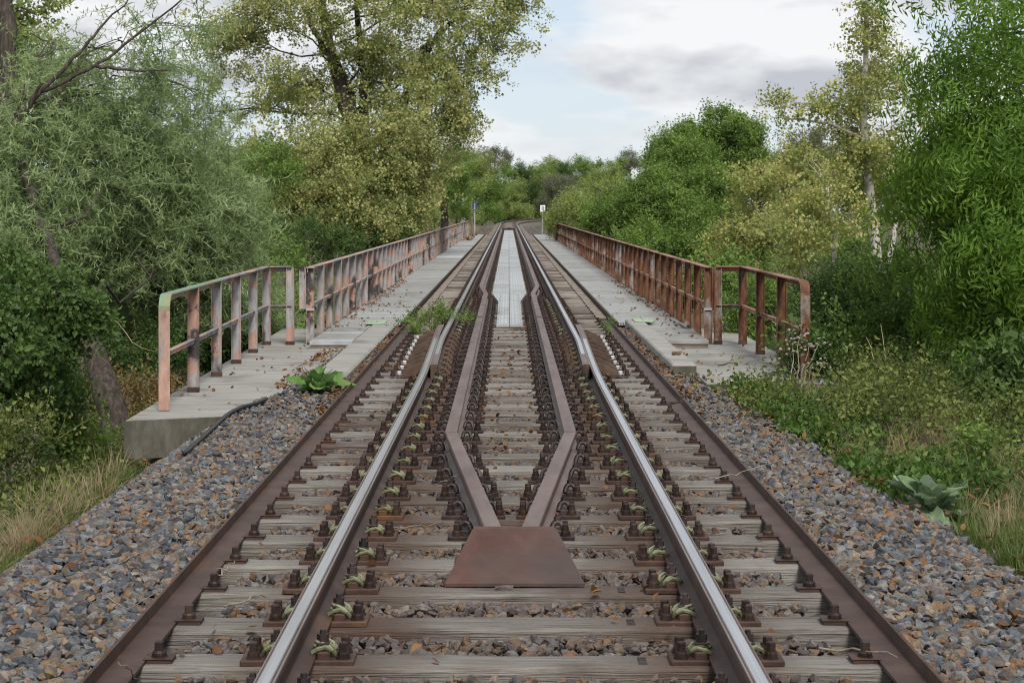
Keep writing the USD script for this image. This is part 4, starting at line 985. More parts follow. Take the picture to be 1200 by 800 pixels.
def tree(name, label, cat, species, mat, bark, trunk, blobs, density, seed, group=None, scale=(.8, 1.3), up=0.0, lean=.4, clump=.20, limb_r=.22, stems=None, sub=5, shell=.55, thin=.012, per=22, split=0):
    """trunk: list of (point, radius). blobs: (centre, radii, weight)."""
    g = np.random.default_rng(seed)
    tp = np.array([p for p, _ in trunk], float); tr = np.array([r for _, r in trunk], float)
    t = thing(name, label, cat, group, loc=tp[0])
    ti = np.linspace(0, len(tp) - 1, 4 * len(tp)); fine = np.array([np.interp(ti, range(len(tp)), tp[:, k]) for k in range(3)]).T
    fine[1:-1] += g.normal(0, .12 * tr.mean(), (len(fine) - 2, 3)); fr = np.interp(ti, range(len(tr)), tr) * g.uniform(.92, 1.08, len(fine))
    part(t, 'trunk', tube(fine, fr, 9), bark, smooth=True)
    for (path, r0, r1) in (stems or []):
        q = np.array(path, float); qi = np.linspace(0, len(q) - 1, 4 * len(q)); qf = np.array([np.interp(qi, range(len(q)), q[:, k]) for k in range(3)]).T
        qf[1:-1] += g.normal(0, .25 * r0, (len(qf) - 2, 3)); part(t, 'limb', tube(qf, np.linspace(r0, r1, len(qf)), 7), bark, smooth=True)
    if split: blobs = break_up(blobs, split, seed + 7)
    pos, dr = crown_points(g, blobs, density * .66, clump, lean, up, shell, per)
    for c, r, w in blobs:
        c, r = np.asarray(c, float), np.asarray(r, float)
        low = fine[fine[:, 2] < c[2] + .2 * r[2]] if (fine[:, 2] < c[2] + .2 * r[2]).any() else fine[:1]
        s = low[np.argmin(np.linalg.norm(low - c, axis=1) + .6 * np.abs(low[:, 2] - (c[2] - .5 * r.mean())))]
        rr = max(thin * 1.5, limb_r * float(np.interp(np.linalg.norm(s - tp[0]), np.linalg.norm(tp - tp[0], axis=1), tr)))
        m = MB(); main = limb_path(g, s, c + r * np.array([0, 0, .35]), .06, 7); m.add(tube(main, np.linspace(rr, rr * .3, 7), 6))
        for _ in range(sub):
            d = g.normal(size=3); d /= np.linalg.norm(d); d[2] = abs(d[2]) * .8 - .2
            a = main[g.integers(2, 7)]; m.add(tube(limb_path(g, a, c + d * r * g.uniform(.7, 1.0), .08, 6, .035), np.linspace(rr * .45, thin * .4, 6), 4))
        part(t, 'limb', m.get(), bark, smooth=True)
    n = len(pos)
    protos = [('leafy_twig', v, mat) for v in TWIGS[species]]
    instancer(fresh(t, 'crown'), protos, pos, g.integers(0, len(protos), n), quat_to(dr, g.uniform(0, 6.28, n)), g.uniform(*scale, n))
    return t


def B(px, py, rx, ry, d, depth=None, w=1.0):
    """A blob of crown that shows at px, py with half sizes rx, ry (photograph pixels) when it stands d metres down the line."""
    k = d / F
    return P(px, py, d), (rx * k, depth if depth else (rx + ry) * .5 * k, ry * k), w


# --- left bank: the old willow
tree('willow_tree', 'big grey green willow with a leaning dark trunk beside the left path slab', 'tree', 'willow', 'leaf_willow', 'bark_dark',
     [(P(150, 560, 16.5), .17), (P(128, 465, 16.8), .13), (P(104, 395, 17.2), .11), (P(80, 350, 18.5), .08), (P(40, 240, 20), .055), (P(15, 150, 20.4), .05)],
     [B(60, 200, 95, 80, 21, 1.0), B(160, 210, 85, 85, 22, 1.1), B(235, 270, 55, 75, 23, 1.0, 1.1), B(110, 300, 120, 65, 22, 1.1), B(205, 350, 70, 50, 23, .9), B(30, 290, 60, 70, 20, .8),
      B(240, 210, 45, 50, 24, .8, .9), B(30, 130, 70, 50, 21, .8, .6), B(130, 135, 75, 40, 22, .8, .55), B(140, 60, 70, 35, 21.5, .8, .30), B(190, 90, 55, 30, 22.5, .7, .25), B(60, 60, 50, 45, 22, .7, .35), B(215, 120, 40, 50, 23, .7, .22), B(200, 40, 45, 40, 23, .6, .18)],
     1500, 1, up=-.35, lean=.6, scale=(.7, 1.15), clump=.26, limb_r=.2, shell=.35,
     stems=[([P(15, 150, 20.4), P(45, 110, 20.5), P(110, 78, 20.6), P(160, 42, 20.8), P(215, -2, 21)], .030, .009), ([P(48, 107, 20.5), P(95, 60, 20.6), P(120, 30, 20.8), P(150, 0, 21)], .025, .008), ([P(112, 77, 20.6), P(150, 83, 20.7), P(200, 82, 21)], .025, .01)])
tree('willow_tree', 'second willow with dark crooked stems just beyond the bent green railing end', 'tree', 'willow', 'leaf_willow', 'bark_dark',
     [(P(205, 500, 23), .2), (P(195, 430, 23.2), .15), (P(178, 385, 23.6), .13), (P(160, 320, 24), .10), (P(170, 240, 24.5), .06)],
     [B(150, 360, 70, 40, 24, .9, .8), B(250, 330, 50, 50, 25, .9, 1.0), B(290, 380, 40, 45, 26, .9, .9), B(190, 280, 80, 60, 25.5, 1.0)],
     1500, 2, up=-.3, lean=.6, scale=(.7, 1.15), clump=.26, shell=.35,
     stems=[([P(215, 500, 23), P(222, 440, 23), P(215, 370, 23.3), P(240, 300, 24)], .12, .05)])
# the poplar over the left railing
tree('poplar_tree', 'tall poplar with olive yellow leaves and dark limbs rising behind the left railing', 'tree', 'poplar', 'leaf_poplar', 'bark_dark',
     [(P(440, 420, 62), .42), (P(432, 300, 62), .38), (P(418, 170, 62), .30), (P(402, 110, 62), .24), (P(385, 50, 62), .17), (P(372, -60, 62), .10)],
     [B(300, 40, 55, 50, 62, 2.2, .55), B(370, -10, 70, 50, 61, 2.4, .6), B(470, 0, 80, 55, 61, 2.6, .7), B(560, 25, 60, 40, 61, 2.0, .55), B(600, 10, 35, 28, 61, 1.2, .5), B(575, 85, 22, 30, 61, .9, .6), B(340, 110, 60, 50, 62, 2.2, .6),
      B(440, 80, 70, 50, 63, 2.4, .6), B(510, 100, 55, 60, 61, 2.2, .95), B(530, 150, 32, 35, 61, 1.4, .9), B(450, 165, 70, 50, 60, 2.2, 1.0), B(380, 195, 70, 55, 60, 2.2, 1.1), B(320, 210, 55, 45, 61, 2.0, 1.0),
      B(440, 235, 65, 45, 59, 2.0, 1.1), B(340, 255, 60, 40, 60, 2.0, 1.0), B(295, 235, 45, 35, 60, 1.6, .9), B(480, 260, 40, 25, 60, 1.4, .9), B(385, 240, 60, 40, 59, 2.0, 1.0), B(485, 215, 40, 50, 60, 1.8, 1.0), B(420, 268, 50, 28, 59, 1.6, 1.0), B(270, 70, 30, 50, 62, 1.4, .5), B(262, 140, 25, 25, 63, 1.0, .35)],
     300, 3, scale=(.75, 1.3), clump=.27, lean=.5, up=-.1, limb_r=.2, sub=6, shell=.4, thin=.025,
     stems=[([P(428, 180, 62), P(405, 95, 62.2), P(375, 50, 62.3), P(350, 0, 62.5)], .2, .06), ([P(430, 190, 62), P(425, 80, 61.8), P(418, 0, 61.6)], .2, .08), ([P(432, 230, 62), P(470, 130, 61.5), P(495, 60, 61.2), P(560, -5, 61)], .2, .05), ([P(495, 70, 61.2), P(520, 30, 61), P(500, -10, 61)], .1, .05)])
tree('green_tree', 'bright green bushy tree under the poplar, behind the long left railing', 'tree', 'green', 'leaf_green', 'bark_dark',
     [(P(280, 420, 46), .15), (P(282, 330, 46), .11), (P(285, 240, 46), .05)], [B(275, 260, 38, 45, 45, 1.2), B(310, 290, 35, 35, 46, 1.1), B(260, 215, 35, 30, 47, 1.0, .8), B(300, 195, 40, 35, 56, 1.2, .8)], 420, 4, scale=(.8, 1.25), clump=.22)
tree('green_tree', 'dark green scrub tree low behind the left railing, below the poplar', 'tree', 'green', 'leaf_dark', 'bark_dark',
     [(P(360, 380, 52), .15), (P(360, 310, 52), .1), (P(360, 270, 52), .05)], [B(330, 300, 45, 32, 50, 1.3), B(390, 290, 50, 28, 54, 1.4), B(450, 285, 45, 22, 58, 1.4), B(355, 265, 60, 30, 66, 1.6)], 300, 5, scale=(.8, 1.3), clump=.22)
tree('green_tree', 'bright green tree at the far end of the left railing', 'tree', 'green', 'leaf_green', 'bark_dark',
     [(P(520, 300, 96), .25), (P(521, 240, 96), .18), (P(522, 190, 96), .08)], [B(515, 215, 28, 38, 96, 1.6), B(535, 235, 18, 28, 98, 1.3), B(500, 245, 22, 22, 95, 1.4), B(525, 180, 18, 22, 98, 1.2, .8)], 210, 6, scale=(1.0, 1.6), clump=.22, thin=.03)
tree('poplar_tree', 'rusty brown thin leaved bush between the poplar and the far left railing end', 'bush', 'birch', 'leaf_rust', 'bark_grey',
     [(P(500, 310, 88), .12), (P(498, 260, 88), .08), (P(496, 220, 88), .04)], [B(492, 235, 26, 36, 86, 1.2, .7), B(470, 265, 25, 18, 84, 1.2, .7)], 200, 7, scale=(.9, 1.4), clump=.24, thin=.03)
# left edge of the frame
tree('ash_tree', 'yellow green tree at the upper left edge with a dark trunk', 'tree', 'green', 'leaf_pale', 'bark_dark',
     [(P(-50, 420, 26), .25), (P(-10, 200, 26), .17), (P(12, 90, 26), .13), (P(5, -10, 26), .11), (P(12, -60, 26), .07)], [B(15, 30, 40, 60, 27, .8, .5), B(-30, 90, 60, 70, 27, 1.0, .8), B(40, 60, 25, 40, 27.5, .6, .3)], 900, 8, scale=(.7, 1.1), clump=.24)
tree('maple_bush', 'dark green broad leaved bush hanging over the left bank', 'bush', 'broad', 'leaf_dark', 'bark_dark',
     [(P(-60, 560, 13.5), .09), (P(-20, 460, 13.6), .07), (P(40, 390, 13.8), .045), (P(90, 350, 14), .02)], [B(20, 400, 60, 60, 13.6, .5, 1.0), B(68, 355, 42, 34, 13.8, .4, 1.0), B(40, 330, 60, 30, 14.2, .5, .8), B(-20, 470, 50, 40, 13.2, .4, 1)], 3200, 9, scale=(.5, .85), clump=.2, lean=.5, per=30)
for px, py, d, rx, ry, mat, sp, lab, w in (
        (10, 505, 12.6, 55, 40, 'leaf_bramble', 'shrub', 'leafy green bramble bush on the left bank, lowest at the left edge', .7),
        (90, 512, 15.2, 34, 26, 'leaf_green', 'shrub', 'green bramble bush at the foot of the leaning willow trunk', .7),
        (45, 462, 14.8, 50, 32, 'leaf_ivy', 'shrub', 'green bush behind the brambles, left of the leaning trunk', .8),
        (150, 470, 19.0, 55, 45, 'leaf_rust', 'shrub', 'brownish undergrowth bush behind the leaning willow trunk', .8),
        (165, 420, 21.5, 40, 40, 'leaf_dark', 'shrub', 'dark undergrowth bush behind the bent end of the left railing', .8),
        (270, 400, 26.0, 60, 45, 'leaf_dark', 'broad', 'dark leafy bush seen through the short left railing', .9),
        (350, 380, 31.0, 30, 40, 'leaf_green', 'broad', 'green leafy bush seen through the gap between the left railings', 1.0)):
    b = P(px, py + ry, d)
    tree('bramble_bush', lab, 'bush', sp, mat, 'deadwood', [(b - [0, 0, .3], .02), (P(px, py, d), .012)], [B(px, py, rx, ry, d, .5, w), B(px - rx * .4, py + ry * .35, rx * .6, ry * .6, d - .3, .4, w), B(px + rx * .45, py + ry * .3, rx * .55, ry * .6, d - .2, .4, w)], 1500, 20 + px, scale=(.7, 1.25), clump=.25, lean=.6, up=.3, thin=.006, limb_r=.5)

# --- right side
def spray_tree():
    """The ash: long limbs that carry drooping sprays in layers, with gaps between them."""
    g = np.random.default_rng(30)
    base = P(1285, 480, 17.5); t = thing('ash_tree', 'large ash tree with bright green hanging leaves filling the right edge', 'tree', loc=base)
    tp = np.array([base - [0, 0, .6], P(1265, 300, 17.5), P(1250, 150, 17.5), P(1240, 0, 17.5), P(1236, -110, 17.5)]); ti = np.linspace(0, 4, 20)
    fine = np.array([np.interp(ti, range(5), tp[:, k]) for k in range(3)]).T; fine[1:-1] += g.normal(0, .02, (18, 3))
    part(t, 'trunk', tube(fine, np.linspace(.17, .04, 20), 9), 'bark_dark', smooth=True)
    pos, dr = [], []
    def spray(a, az, L, rise, droop, n, thick, wide, r0=.018, t0=.3):
        u = np.linspace(0, 1, 9)[:, None]; out = np.array([math.cos(az), math.sin(az), 0])
        p = a + out * L * u + np.array([0, 0, 1.0]) * (rise * L * np.sin(u * 2.2) - droop * L * u ** 2.4); p[1:] += g.normal(0, .025 * L, (8, 3)) * u[1:]
        part(t, 'limb', tube(p, np.linspace(r0, .003, 9), 5), 'bark_dark', smooth=True)
        k = t0 + (1 - t0) * g.random(n) ** .75; q = np.array([np.interp(k, u[:, 0], p[:, c]) for c in range(3)]).T
        side = np.array([-out[1], out[0], 0]); off = g.normal(0, 1, n) * wide * L * (.35 + .65 * np.sin(np.pi * np.clip(k, 0, .95)))
        q = q + side * off[:, None]; q[:, 2] += g.normal(0, thick, n) - .35 * np.abs(off)
        pos.append(q); dr.append(out * .7 + side * np.sign(off)[:, None] * g.uniform(.1, .8, (n, 1)) + np.array([0, 0, -.12]) + g.normal(0, .35, (n, 3)))
    def onto(z): return np.array([np.interp(z, fine[:, 2], fine[:, 0]), 17.5 + g.normal(0, .05), z])
    for k in range(46):                                   # the full lower crown
        z = [-.3, .25, .85, 1.45, 2.0][k % 5] + g.normal(0, .09); L = g.uniform(1.0, 2.0) * (1 - .16 * abs(z - 1.1)); spray(onto(z + .25), g.uniform(2.35, 4.6), L, g.uniform(.12, .4), g.uniform(.25, .6), int(24 * L), .10, .22)
    for k in range(11):                                   # the open upper crown
        z = g.uniform(2.45, 3.9); L = g.uniform(1.0, 1.85); spray(onto(z), g.uniform(2.6, 4.2), L, g.uniform(.1, .4), g.uniform(.1, .35), int(13 * L), .07, .20, .022, .35)
    for k in range(14):                                   # the side away from the track
        z = g.uniform(0, 3.4); spray(onto(z + .2), g.uniform(-1.5, 1.6), g.uniform(1.0, 1.8), .25, .35, 24, .12, .22)
    pos, dr = np.vstack(pos), np.vstack(dr); n = len(pos)
    protos = [('leafy_twig', v, 'leaf_ash') for v in TWIGS['ash']]
    instancer(fresh(t, 'crown'), protos, pos, g.integers(0, 4, n), quat_to(dr, g.uniform(0, 6.28, n)), g.uniform(.6, 1.1, n))
spray_tree()
tree('birch_tree', 'slim yellowing birch with a pale trunk and one branch reaching left', 'tree', 'birch', 'leaf_birch', 'bark_pale',
     [(P(1040, 420, 38), .13), (P(1030, 320, 38), .12), (P(1022, 250, 38), .10), (P(1012, 150, 38), .08), (P(1015, 40, 38), .05), (P(1018, -50, 38), .03)],
     [B(1010, 30, 28, 50, 38, .8, .6), B(1005, 110, 32, 40, 38, .9, .75), B(1040, 80, 30, 60, 39, .9, .5), B(985, 160, 30, 30, 38, .8, .8), B(1020, 190, 45, 35, 38, 1.0, .8), B(1050, 235, 36, 28, 38.5, .9, .7), B(945, 125, 28, 11, 37.6, .35, .8), B(918, 128, 17, 20, 37.6, .35, .7), B(975, 120, 20, 16, 37.8, .4, .6), B(1060, 160, 30, 50, 39, .8, .4), B(985, 225, 30, 28, 38.5, .8, .6)],
     560, 31, scale=(.7, 1.2), clump=.25, lean=.55, up=-.15, limb_r=.22, thin=.012, shell=.35, stems=[([P(1015, 165, 38), P(975, 145, 37.8), P(935, 140, 37.6), P(905, 138, 37.5)], .04, .012), ([P(1036, 330, 38), P(1050, 260, 38.2), P(1052, 180, 38.5)], .07, .03)])
tree('birch_tree', 'low yellow brown birch with a forked white trunk behind the right railing', 'tree', 'birch', 'leaf_birch', 'bark_pale',
     [(P(976, 420, 36), .10), (P(975, 330, 36), .09), (P(978, 280, 36), .06), (P(970, 230, 36), .03)], [B(960, 235, 38, 40, 36, 1.0, 1.0), B(925, 270, 40, 40, 35, 1.0, .9), B(1000, 262, 24, 20, 35.5, .7, .5), B(950, 190, 30, 30, 37, .8, .8)], 520, 32, scale=(.7, 1.15), clump=.25, lean=.55, shell=.35)
tree('birch_tree', 'rounded yellow green birch just right of the rusty railing corner', 'tree', 'birch', 'leaf_birch', 'bark_grey',
     [(P(905, 420, 42), .10), (P(895, 330, 42), .08), (P(890, 240, 42), .05), (P(890, 190, 42), .03)], [B(890, 215, 38, 38, 42, 1.1, 1.0), B(870, 265, 40, 38, 42, 1.1, 1.0), B(905, 290, 40, 40, 41, 1.1, .9), B(860, 300, 30, 25, 43, 1.0, .8)], 480, 33, scale=(.75, 1.2), clump=.24, lean=.55, shell=.4)
for nm, lab, mat, d, base, blobs, dens, sd in (
        ('round_tree', 'rounded mid green tree rising above the middle of the right railing', 'leaf_green', 74, (780, 400), [B(770, 235, 55, 40, 74, 1.9), B(800, 260, 50, 45, 72, 1.8), B(735, 270, 45, 35, 74, 1.7), B(820, 215, 40, 35, 76, 1.6), B(790, 300, 70, 30, 70, 1.8)], 290, 40),
        ('round_tree', 'pale green rounded tree low along the far right railing', 'leaf_pale', 88, (700, 330), [B(690, 245, 36, 24, 88, 1.6), B(715, 225, 30, 22, 90, 1.5), B(668, 250, 20, 16, 92, 1.2), B(720, 265, 36, 22, 85, 1.5)], 230, 41),
        ('tall_tree', 'tallest green tree of the right background, its top in three tufts', 'leaf_green', 118, (830, 330), [B(800, 170, 28, 36, 118, 2.0), B(835, 165, 24, 36, 119, 1.8), B(870, 170, 26, 38, 118, 2.0), B(840, 210, 60, 40, 116, 2.4), B(775, 200, 24, 28, 118, 1.6), B(848, 188, 34, 30, 118, 2.0), B(840, 235, 60, 30, 117, 2.2), B(805, 225, 40, 30, 117, 2.0), B(890, 190, 20, 30, 118, 1.6)], 200, 42),
        ('dark_tree', 'grey green tree in the distance between the tall tree and the birches', 'leaf_grey', 130, (940, 330), [B(930, 180, 30, 24, 130, 2.0), B(960, 200, 35, 40, 130, 2.2), B(915, 220, 30, 35, 128, 2.0), B(1000, 210, 40, 40, 132, 2.2)], 170, 43)):
    sp = 'green' if d < 100 else 'far'
    tree(nm, lab, 'tree', sp, mat, 'bark_dark', [(P(*base, d), .25), (P(base[0], 290, d), .2), (P(base[0], 220, d), .1)], blobs, (dens if sp == 'green' else dens * .42) * 2.0, sd, scale=(.9, 1.5) if sp == 'green' else (.7, 1.1), clump=.36, lean=.5, up=.15, thin=.03, split=3, sub=2, limb_r=.12)
for px, py, d, rx, ry, mat, sp, lab, w, dens in (
        (985, 375, 20.0, 45, 65, 'leaf_dark', 'shrub', 'dark green shrub growing against the rusted end of the right railing', 1.0, 1700),
        (1045, 385, 19.0, 50, 75, 'leaf_green', 'shrub', 'tall mixed green shrub right of the rusted railing end', .9, 1700),
        (1110, 400, 18.5, 55, 60, 'leaf_dark', 'shrub', 'dark green shrub under the hanging ash leaves', .9, 1700),
        (1010, 352, 22.5, 50, 32, 'leaf_ivy', 'shrub', 'green shrub rising behind the right shrubs below the birch trunks', .9, 1400),
        (1185, 455, 14.5, 35, 45, 'leaf_dark', 'broad', 'dark leafy bush at the right edge above the ground cover', .9, 1700),
        (885, 360, 24.5, 40, 50, 'leaf_green', 'shrub', 'green bush seen through the short rusted railing', .9, 1300),
        (948, 415, 18.0, 20, 32, 'leaf_dark', 'shrub', 'small dark bush covering the foot of the rusted end post', .7, 1700),
        (1160, 330, 20.0, 60, 60, 'leaf_dark', 'broad', 'shaded broad leaved bush deep under the ash', .9, 1400),
        (1010, 305, 52.0, 75, 40, 'leaf_green', 'green', 'green bush far behind the white birch trunks', 1.0, 420),
        (850, 330, 34.0, 50, 35, 'leaf_green', 'green', 'green tree top behind the corner of the rusty railing', .9, 600)):
    b = P(px, py + ry * 1.1, d)
    tree('shrub', lab, 'bush', sp, mat, 'deadwood', [(b - [0, 0, .3], .02), (P(px, py, d), .012)], [B(px, py, rx, ry, d, .55, w), B(px - rx * .45, py + ry * .3, rx * .55, ry * .6, d - .2, .4, w), B(px + rx * .45, py + ry * .25, rx * .55, ry * .65, d - .2, .4, w), B(px + rx * .1, py - ry * .35, rx * .6, ry * .6, d + .2, .4, w * .8)], dens, 60 + px, scale=(.7, 1.25), clump=.25, lean=.6, up=.35, thin=.006, limb_r=.5)

# --- far line of trees round the curve
FAR = [(455, 215, 45, 40, 170, 'leaf_dark'), (548, 205, 26, 30, 205, 'leaf_pale'), (565, 222, 24, 34, 225, 'leaf_green'), (590, 222, 22, 30, 262, 'leaf_green'), (612, 215, 20, 32, 285, 'leaf_dark'), (602, 232, 18, 24, 258, 'leaf_pale'), (628, 225, 18, 28, 290, 'leaf_pale'), (640, 215, 20, 24, 300, 'leaf_green'),
       (655, 225, 20, 30, 282, 'leaf_grey'), (665, 208, 18, 20, 310, 'leaf_dark'), (690, 205, 22, 20, 300, 'leaf_green'), (720, 205, 26, 22, 250, 'leaf_green'), (738, 190, 18, 14, 320, 'leaf_grey'), (580, 190, 22, 18, 300, 'leaf_grey'), (650, 200, 26, 16, 320, 'leaf_pale'), (710, 215, 30, 25, 190, 'leaf_pale'), (535, 190, 20, 18, 230, 'leaf_green')]
PLACE = ['behind the poplar, deep green', 'left of the blue sign, pale', 'behind the blue sign', 'left of the bend of the track', 'straight beyond the bend of the track, dark', 'at the bend, low and pale', 'pale, just left of the white sign', 'right behind the white sign', 'brownish, right of the white sign', 'dark, over the white sign', 'green, half way between white sign and tall tree',
         'green, left of the tall tree', 'greyish, highest left of the tall tree', 'thin and grey, highest over the bend', 'pale, on the skyline over the white sign', 'pale, above the far end of the right railing', 'green, on the skyline right of the poplar']
for i, ((px, py, rx, ry, d, mat), pl) in enumerate(zip(FAR, PLACE)):
    tree('far_tree', 'distant tree ' + pl, 'tree', 'far', mat, 'bark_dark', [(np.array([P(px, py, d)[0], d, -2.5]), .16), (P(px, py + ry * .4, d), .12), (P(px, py - ry * .3, d), .08)],
         [B(px, py, rx, ry, d), B(px - rx * .45, py + ry * .45, rx * .7, ry * .65, d - 1.5), B(px + rx * .45, py + ry * .4, rx * .7, ry * .65, d - 1), B(px, 250, rx * 1.1, 9, d - 3, None, 1.3), B(px + rx * .2, py - ry * .3, rx * .5, ry * .5, d)], 40, 200 + i, group='trees far round the bend', scale=(.8, 1.3), clump=.22, lean=.5, up=.15, thin=.05, sub=3)

# a wood far off behind everything
gw = np.random.default_rng(41); n = 5200
wx = gw.uniform(-190, 220, n); wy = 400 + gw.normal(0, 12, n) - .0012 * wx ** 2; wz = -3 + gw.random(n) ** .8 * (9.0 + 3.5 * meshkit.fbm(np.c_[wx * .06, wy * 0, wx * 0], 3, 4))
p_ = fresh('/World', 'far_wood')
instancer(p_, [('leafy_spray', v, m_) for v, m_ in zip(TWIGS['far'], ('leaf_green', 'leaf_dark', 'leaf_grey', 'leaf_green'))], np.c_[wx, wy, wz], gw.integers(0, 4, n), rand_quat(n, gw), gw.uniform(1.6, 3.2, n))
tag(stage.GetPrimAtPath(p_), 'far off wood closing the view behind the trees', 'wood')
# ------------------------------------------------------------------ low plants and litter
def on_ground(x, y):
    x, y = np.asarray(x, float), np.asarray(y, float)
    xr = x - track_x(y)
    bal = (xr > -ballast_left(y)) & (xr < ballast_right(y))
    return np.where(bal, ballast_z(x, y), ground_z(x, y))


def ovate(L, W, curl, n=7, cup=.18, wave=.0, g=None):
    """A big leaf along +x, five points across."""
    t = np.linspace(0, 1, n); w = W / 2 * np.clip(np.sin(np.pi * np.clip(t * .97 + .012, 0, 1) ** 1.05), 0, 1) ** .62 + .002
    cross = np.array([-1, -.5, 0, .5, 1]); v = []
    for i, a in enumerate(t):
        for c in cross:
            z = -curl * L * a ** 2 + cup * abs(c) * w[i] + (wave * w[i] * abs(c) * math.sin(a * 17 + c * 3) if wave else 0)
            v.append((L * a, c * w[i], z))
    v = np.array(v); f = []
    for i in range(n - 1):
        for j in range(4): a = i * 5 + j; f += [[a, a + 5, a + 6], [a, a + 6, a + 1]]
    return v, np.array(f)


def rosette(name, label, at, n, L, W, mat, seed, flat=(.15, 1.2), curl=(.2, .7)):
    g = np.random.default_rng(seed); at = np.array(at); t = thing(name, label, 'plant', loc=at)
    for k in range(n):
        q = k / n; el = flat[0] + (flat[1] - flat[0]) * q ** 1.1 + g.normal(0, .22); az = k * 2.399 + g.normal(0, .2); s = (1.0 - .3 * q) * g.uniform(.6, 1.2)
        v, f = ovate(L * s, W * s * g.uniform(.9, 1.1), g.uniform(*curl), n=10, wave=.30, cup=g.uniform(.05, .6)); v[:, 1] += .12 * L * g.normal() * (v[:, 0] / L) ** 2
        d = np.array([math.cos(az) * math.cos(el), math.sin(az) * math.cos(el), math.sin(el)])
        part(t, 'leaf', (v @ frame(d, g.normal(0, .5)).T + at + [0, 0, .02], f), mat, smooth=True)
    return t


pl = P(372, 452, 17.0); rosette('mullein_plant', 'bright green leafy rosette growing at the left angle iron beside the slab', (-1.70, 16.1, -.03), 24, .30, .13, 'leaf_burdock', 3, (.3, 1.2), (.1, .6))
rosette('mullein_plant', 'large grey green felted rosette at the right edge of the ballast', (2.34, 10.15, -.11), 34, .28, .115, 'leaf_mullein', 4, (.25, 1.35), (.05, .45))

tree('bramble_bush', 'green bramble sprawling over the left sleeper ends by the rail joint', 'bush', 'shrub', 'leaf_green', 'deadwood', [((-.98, 23.4, -.1), .01), ((-1.0, 23.4, .2), .006)],
     [((-.98, 23.6, .16), (.20, .3, .17), 1.0), ((-1.28, 23.5, .10), (.16, .3, .12), .7), ((-1.1, 23.2, .05), (.25, .2, .08), .7)], 1500, 300, scale=(.5, .9), clump=.22, lean=.6, up=.4, thin=.004, limb_r=.6)
tree('weed', 'small green weed growing beside the left rail between the clips', 'plant', 'shrub', 'leaf_green', 'deadwood', [((-.60, 24.2, .02), .006), ((-.6, 24.2, .12), .004)], [((-.60, 24.4, .10), (.04, .35, .08), 1.0), ((-.58, 25.2, .08), (.03, .5, .05), .7)], 2200, 301, scale=(.35, .6), up=.5, thin=.003)
tree('weed', 'small green weed at the right angle iron beside the braces', 'plant', 'shrub', 'leaf_green', 'deadwood', [((1.23, 22.7, .02), .006), ((1.23, 22.7, .1), .004)], [((1.22, 22.7, .08), (.08, .15, .07), 1.0)], 1800, 302, scale=(.35, .6), up=.5, thin=.003)


def grass_tuft(g, n, h, spread, bend, w=.006):
    m = MB()
    for k in range(n):
        az = g.uniform(0, 6.28); r = spread * math.sqrt(g.random()); b = np.array([r * math.cos(az), r * math.sin(az), 0]); a2 = az + g.normal(0, .9)
        hh = h * g.uniform(.5, 1.15); d = np.array([math.cos(a2), math.sin(a2), 0]) * bend * hh * g.uniform(.2, 1); s = np.array([-math.sin(a2), math.cos(a2), 0]) * w
        p1, p2 = b + d * .3 + [0, 0, hh * .55], b + d + [0, 0, hh * (1 - .25 * bend)]
        m.add((np.array([b - s, b + s, p1 + s * .8, p1 - s * .8, p2]), np.array([[0, 1, 2], [0, 2, 3], [3, 2, 4]])))
    return m.get()


gg = np.random.default_rng(11)
TUFT_G = [grass_tuft(gg, 26, .17, .09, .7, .0035) for _ in range(3)]; TUFT_D = [grass_tuft(gg, 20, .45, .10, .8, .0028) for _ in range(3)]
IVY = [twig(gg, 16, .16, .055, .045, spread=1.0, droop=-.25, jitter=.2, clump=.05, stem=False) for _ in range(4)]
BRAM = [twig(gg, 20, .22, .040, .029, spread=1.0, droop=-.1, jitter=.45, clump=.075, stem=False, flat=.7) for _ in range(4)]


def spread_stuff(name, label, cat, protos, mat, x, y, z, scale, g, tilt=.25):
    n = len(x); q = quat_to(np.c_[g.normal(0, tilt, (n, 2)), np.ones(n)], g.uniform(0, 6.28, n))
    p = fresh('/World', name)
    instancer(p, [('sprig', v, mat) for v in protos], np.c_[x, y, z], g.integers(0, len(protos), n), q, scale)
    tag(stage.GetPrimAtPath(p), label, cat)


def patch(n, x0, x1, y0, y1, keep, g):
    x, y = g.uniform(x0, x1, n), g.uniform(y0, y1, n); k = keep(x, y) & (np.hypot(x - 2.34, y - 10.1) > .20); return x[k], y[k]


g = np.random.default_rng(12)
nz = lambda x, y, s, o: meshkit.fbm(np.stack([x * s, y * s, 0 * x + o], -1), 3, 9)
edge_r = lambda y: np.interp(y, [8, 10, 12.9, 16.8, 18], [2.32, 2.16, 1.86, 1.64, 1.62])
